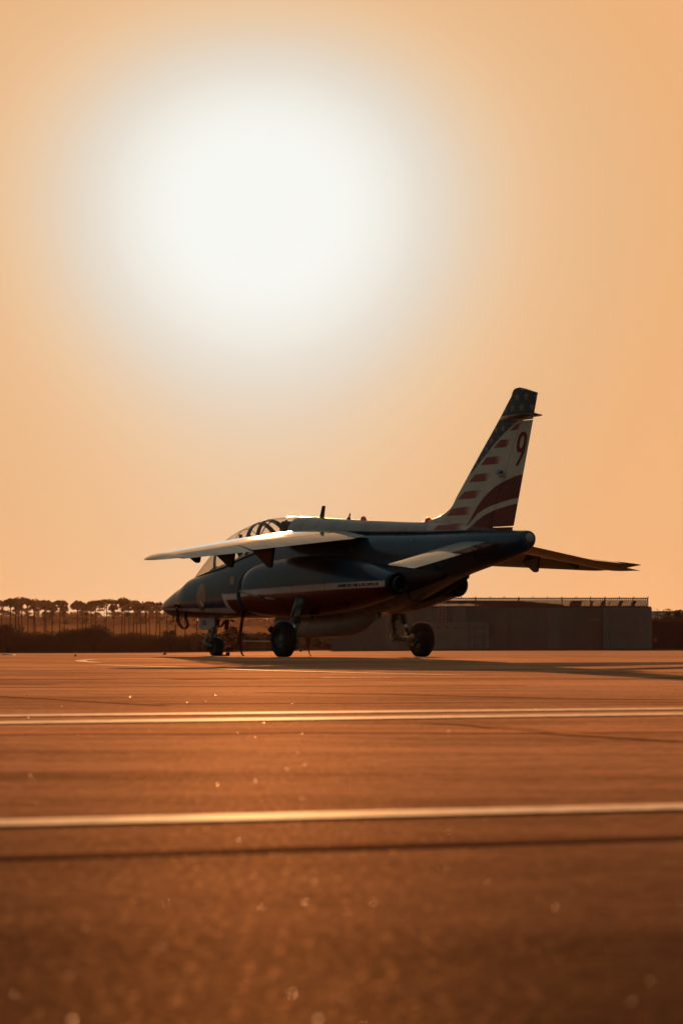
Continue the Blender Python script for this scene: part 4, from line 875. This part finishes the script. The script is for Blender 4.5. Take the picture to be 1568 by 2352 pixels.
# umbrella pines
PINES = [(-8, 1383, 26, 'left'), (3, 1379, 28, 'left'), (22, 1374, 30, 0), (38, 1376, 22, 0), (45, 1380, 18, 0), (53, 1371.5, 40, 0), (66, 1375, 24, 0), (78, 1376, 34, 0), (83, 1383, 20, 0), (101, 1378, 40, 0), (105, 1386, 24, 0),
         (120, 1386, 26, 0), (136.5, 1379, 32, 0), (150, 1388, 20, 0), (178.5, 1379, 34, 0), (190.5, 1384, 20, 0), (196, 1385, 22, 0), (209, 1381, 26, 0), (221, 1379, 28, 0), (243, 1376.5, 52, 0), (262, 1386, 24, 0), (279, 1373, 38, 0),
         (287, 1381, 26, 0), (298, 1381, 22, 0), (305, 1378, 34, 0), (315, 1384, 26, 0), (325.5, 1382, 38, 0), (337, 1384, 26, 0), (344, 1381, 34, 0), (357, 1385, 22, 0), (368, 1384, 28, 0), (384, 1388, 26, 0), (402, 1392, 26, 0), (426, 1396, 30, 0), (452, 1400, 30, 0)]
def pine(i, u, v, wu):
    r_ = np.random.default_rng(100 + i); d = 930 + r_.uniform(-60, 60); x = bear(u, d); z0 = -1.2; zt2 = zv(v, d); H = zt2 - z0; w = wu * r_.uniform(.92, 1.15) * d / FPX / 2
    o = empty('pine_tree', (x, d, z0)); lean = r_.uniform(-.5, .5); th = r_.uniform(1.2, 2.3)
    hc = H - th * 1.35; t = MB(); pts = [(0, 0, 0), (lean * .4, 0, H * .35), (lean * .9 + r_.uniform(-.1, .1), 0, H * .62), (lean, 0, hc)]
    t.tube(pts, [.24, .20, .17, .13], 7); nb = 7; C = []
    for k in range(nb):
        a = 2 * math.pi * k / nb + r_.uniform(-.3, .3); rr = w * r_.uniform(.35, .75); q = (lean + math.cos(a) * rr, math.sin(a) * rr, H - th * r_.uniform(.55, .9)); C.append(q)
        t.tube([(lean, 0, hc - r_.uniform(0, th * .9)), (lean + math.cos(a) * rr * .5, math.sin(a) * rr * .5, hc + (q[2] - hc) * .55), q], [.09, .06, .03], 5)
    for k in range(5):      # stray lower boughs
        a = r_.uniform(0, 6.28); zz = hc - r_.uniform(.2, 3.6); q = (lean * .8 + math.cos(a) * w * .5, math.sin(a) * w * .5, zz + .5); C.append(q + (1,)); t.tube([(lean * .8, 0, zz), q], [.05, .02], 4)
    t.build('trunk', M_bark, o, True)
    n = int(900 + 900 * wu / 30); P_ = []
    for k in range(n):
        if k % 5 == 0:
            c = C[-1 - (k // 5) % 5]; P_.append((c[0] + r_.normal() * w * .2, c[1] + r_.normal() * w * .2, c[2] + r_.normal() * .2)); continue
        a = r_.uniform(0, 6.283); rr = w * math.sqrt(r_.random()); lump = .5 + .35 * math.sin(a * 3 + i) + .35 * math.sin(a * 5 + 2 * i) * rr / w
        domeh = th * math.sqrt(max(0, 1 - (rr / w) ** 2)) * (.55 + .6 * lump)
        P_.append((lean + math.cos(a) * rr, math.sin(a) * rr, H - th + domeh * r_.random() ** .6 - .15 * r_.random() * th))
    v_, f_ = leaves(np.array(P_), .46, r_); mesh('crown', v_, f_, M_leaf, o); return o
WHERE = {0: 'umbrella pine half cut off by the left edge of the picture'}
names = ['thin', 'slender', 'stout', 'straight', 'leaning']
for i, (u, v, wu, _) in enumerate(PINES):
    o = pine(i, u, v, wu)
    wd = 'wide flat crowned' if wu > 34 else ('narrow crowned' if wu < 24 else 'flat crowned')
    if u < 0: l_ = 'umbrella pine standing just outside the left edge of the picture'
    elif u > 375: l_ = 'umbrella pine seen under the jet nose, number %s from the left there' % {384: 'one', 402: 'two', 426: 'three', 452: 'four'}[u]
    else:
        ordn = ['first', 'second', 'third', 'fourth', 'fifth', 'sixth', 'seventh', 'eighth', 'ninth', 'tenth', 'eleventh', 'twelfth', 'thirteenth', 'fourteenth', 'fifteenth', 'sixteenth', 'seventeenth', 'eighteenth', 'nineteenth', 'twentieth',
                'twenty-first', 'twenty-second', 'twenty-third', 'twenty-fourth', 'twenty-fifth', 'twenty-sixth', 'twenty-seventh', 'twenty-eighth', 'twenty-ninth', 'thirtieth', 'thirty-first'][i - 1]
        l_ = '%s umbrella pine, its trunk the %s from the left in the row' % (wd, ordn)
    tag(o, l_, 'tree', 'umbrella pines on the skyline')
# barrier of posts and rails behind the nose wheel
DG = 288.0; gx = bear(500, DG); gzz = gbase(gx, DG)
bar = tag(empty('barrier_fence', (gx, DG, gzz)), 'low metal post and rail barrier between the nose wheel and near main wheel', 'fence')
for u in (516, 561, 607, 652, 697, 742): MB().box((bear(u, DG) - gx - .06, -.05, -.1), (bear(u, DG) - gx + .06, .05, zv(1461, DG) - gzz)).build('post', M_steel, bar)
M_rail = mat('rail_galvanised', (.45, .38, .3), .28, metal=.8)
for v, r, u0, mm in ((1462, .03, 500, M_steel), (1473, .045, 558, M_rail), (1487, .02, 500, M_steel)): MB().tube([(bear(u0, DG) - gx, -.06, zv(v, DG) - gzz), (bear(640, DG) - gx, -.06, zv(v + .3, DG) - gzz)], r, 8).build('rail', mm, bar, True)
# slim marker post with two added metal domes for the sun glints at its foot
px, py = bear(690.5, 240), 240.0; pz = gbase(px, py); mp = tag(empty('marker_post', (px, py, pz)), 'slim dark post with two bright spots at its foot, behind the belly pod', 'post')
MB().tube([(0, 0, 0), (0.02, 0, .5), (0, 0, 1.6)], [.09, .10, .13], 8).build('post', M_steel, mp, True)
for dx in (-.12, .16): MB().lathe([(0, -.05), (.05, -.02), (.06, .02), (.03, .06), (0, .07)], (dx, -.1, .19), (0, 0, 1), 10).build('glint_dome', mat('glint_metal', (.9, .8, .6), .08, metal=1), mp, True)
# small fittings on the apron
def stub(u, d, label):
    x, z0 = bear(u, d), gbase(bear(u, d), d); s_ = tag(empty('apron_light', (x, d, z0)), label, 'light', 'low lights set in the apron')
    MB().lathe([(.03, -.01), (.03, .006), (.012, .012), (.012, .03)], (0, 0, 0), (0, 0, 1), 12).build('base', M_steel, s_, True)
    MB().lathe([(.016, .03), (.02, .036), (.018, .05), (0, .056)], (0, 0, 0), (0, 0, 1), 12).build('lens', mat('lens_pale', (.6, .55, .45), .3), s_, True)
stub(174, 52.5, 'tiny low apron light well left of the jet')
mb = MB()
for a, b_, c, r in ((0, 0, .006, .026), (.022, .01, .010, .020), (-.022, 0, .0, .016), (.008, .0, .022, .014)): mb.lathe([(0, -r), (r * .7, -r * .7), (r, 0), (r * .6, r * .7), (0, r)], (a, b_, c), (0, 0, 1), 7)
tag(mb.build('asphalt_crumb', M_tar, None, loc=None), 'small dark crumb of asphalt on the apron below the jet nose', 'stone').location = (bear(378, 60), 60, gbase(0, 60) + .01)
tag(MB().prism([(-.14, 0), (.14, 0), (.10, .012), (-.06, .018)], -.1, .1).build('metal_plate', M_steel), 'thin dark plate lying on the apron near the left edge', 'plate').location = (bear(19, 58), 58, gbase(-6, 58) + .002)
# dry grass verge along the foot of the buildings and scrub
n = 9000; uu = rng.uniform(-300, 1900, n); dd = np.where(uu < 761, 292.0, 253.5) + rng.uniform(-1.5, 1.0, n); xx_ = bear(uu, dd); g0 = gz(xx_, dd); h = rng.uniform(.05, .24, n) * np.where(uu < 761, .8, 1)
V = np.stack([np.stack([xx_ - .03, dd, g0], 1), np.stack([xx_ + .03, dd, g0], 1), np.stack([xx_ + rng.normal(0, .06, n), dd, g0 + h], 1)], 1).reshape(-1, 3)
tag(mesh('dry_grass', V, [(3 * i, 3 * i + 1, 3 * i + 2) for i in range(n)], mat('dry_grass', (.10, .05, .025), .8)), 'thin dry grass at the far edge of the apron', 'grass', kind='stuff')
# flat mineral chips in the asphalt that catch the sun
def chips(n, z0, z1, r0, r1, tilt, m, label):
    zz = z0 * (z1 / z0) ** rng.random(n); uu = rng.uniform(-60, 1630, n); x = bear(uu, zz); g = gz(x, zz); V = []; F = []
    for i in range(n):
        p = Vector((x[i], zz[i], float(g[i]) + .004)); hv = (Vector((rng.normal(), rng.normal(), 0)) * tilt + Vector((0, 0, 1))).normalized()
        a = hv.orthogonal().normalized(); b_ = hv.cross(a); r = rng.uniform(r0, r1) * (.35 + zz[i] * .13); k = len(V)
        for j in range(5): V.append(tuple(p + (a * math.cos(j * 1.2566) + b_ * math.sin(j * 1.2566)) * r))
        F.append((k, k + 1, k + 2, k + 3, k + 4))
    tag(mesh('glinting_grit', V, F, m), label, 'grit', kind='stuff')
chips(360, 1.8, 18, .0014, .0024, .16, mat('mica', (.19, .105, .06), .44, metal=1), 'scattered bright mineral chips in the near asphalt')
# warm evening haze
hz = bpy.data.materials.new('haze'); hz.use_nodes = True; t = hz.node_tree; t.nodes.clear(); o_ = t.nodes.new('ShaderNodeOutputMaterial'); pv = t.nodes.new('ShaderNodeVolumePrincipled')
pv.inputs['Color'].default_value = (1.0, .60, .46, 1); pv.inputs['Density'].default_value = 1.4e-5; pv.inputs['Anisotropy'].default_value = .72; t.links.new(pv.outputs[0], o_.inputs['Volume'])
tag(MB().box((-400, -40, -3.5), (400, 1500, 22)).build('haze', hz), 'warm evening haze over the airfield', 'haze', kind='stuff')
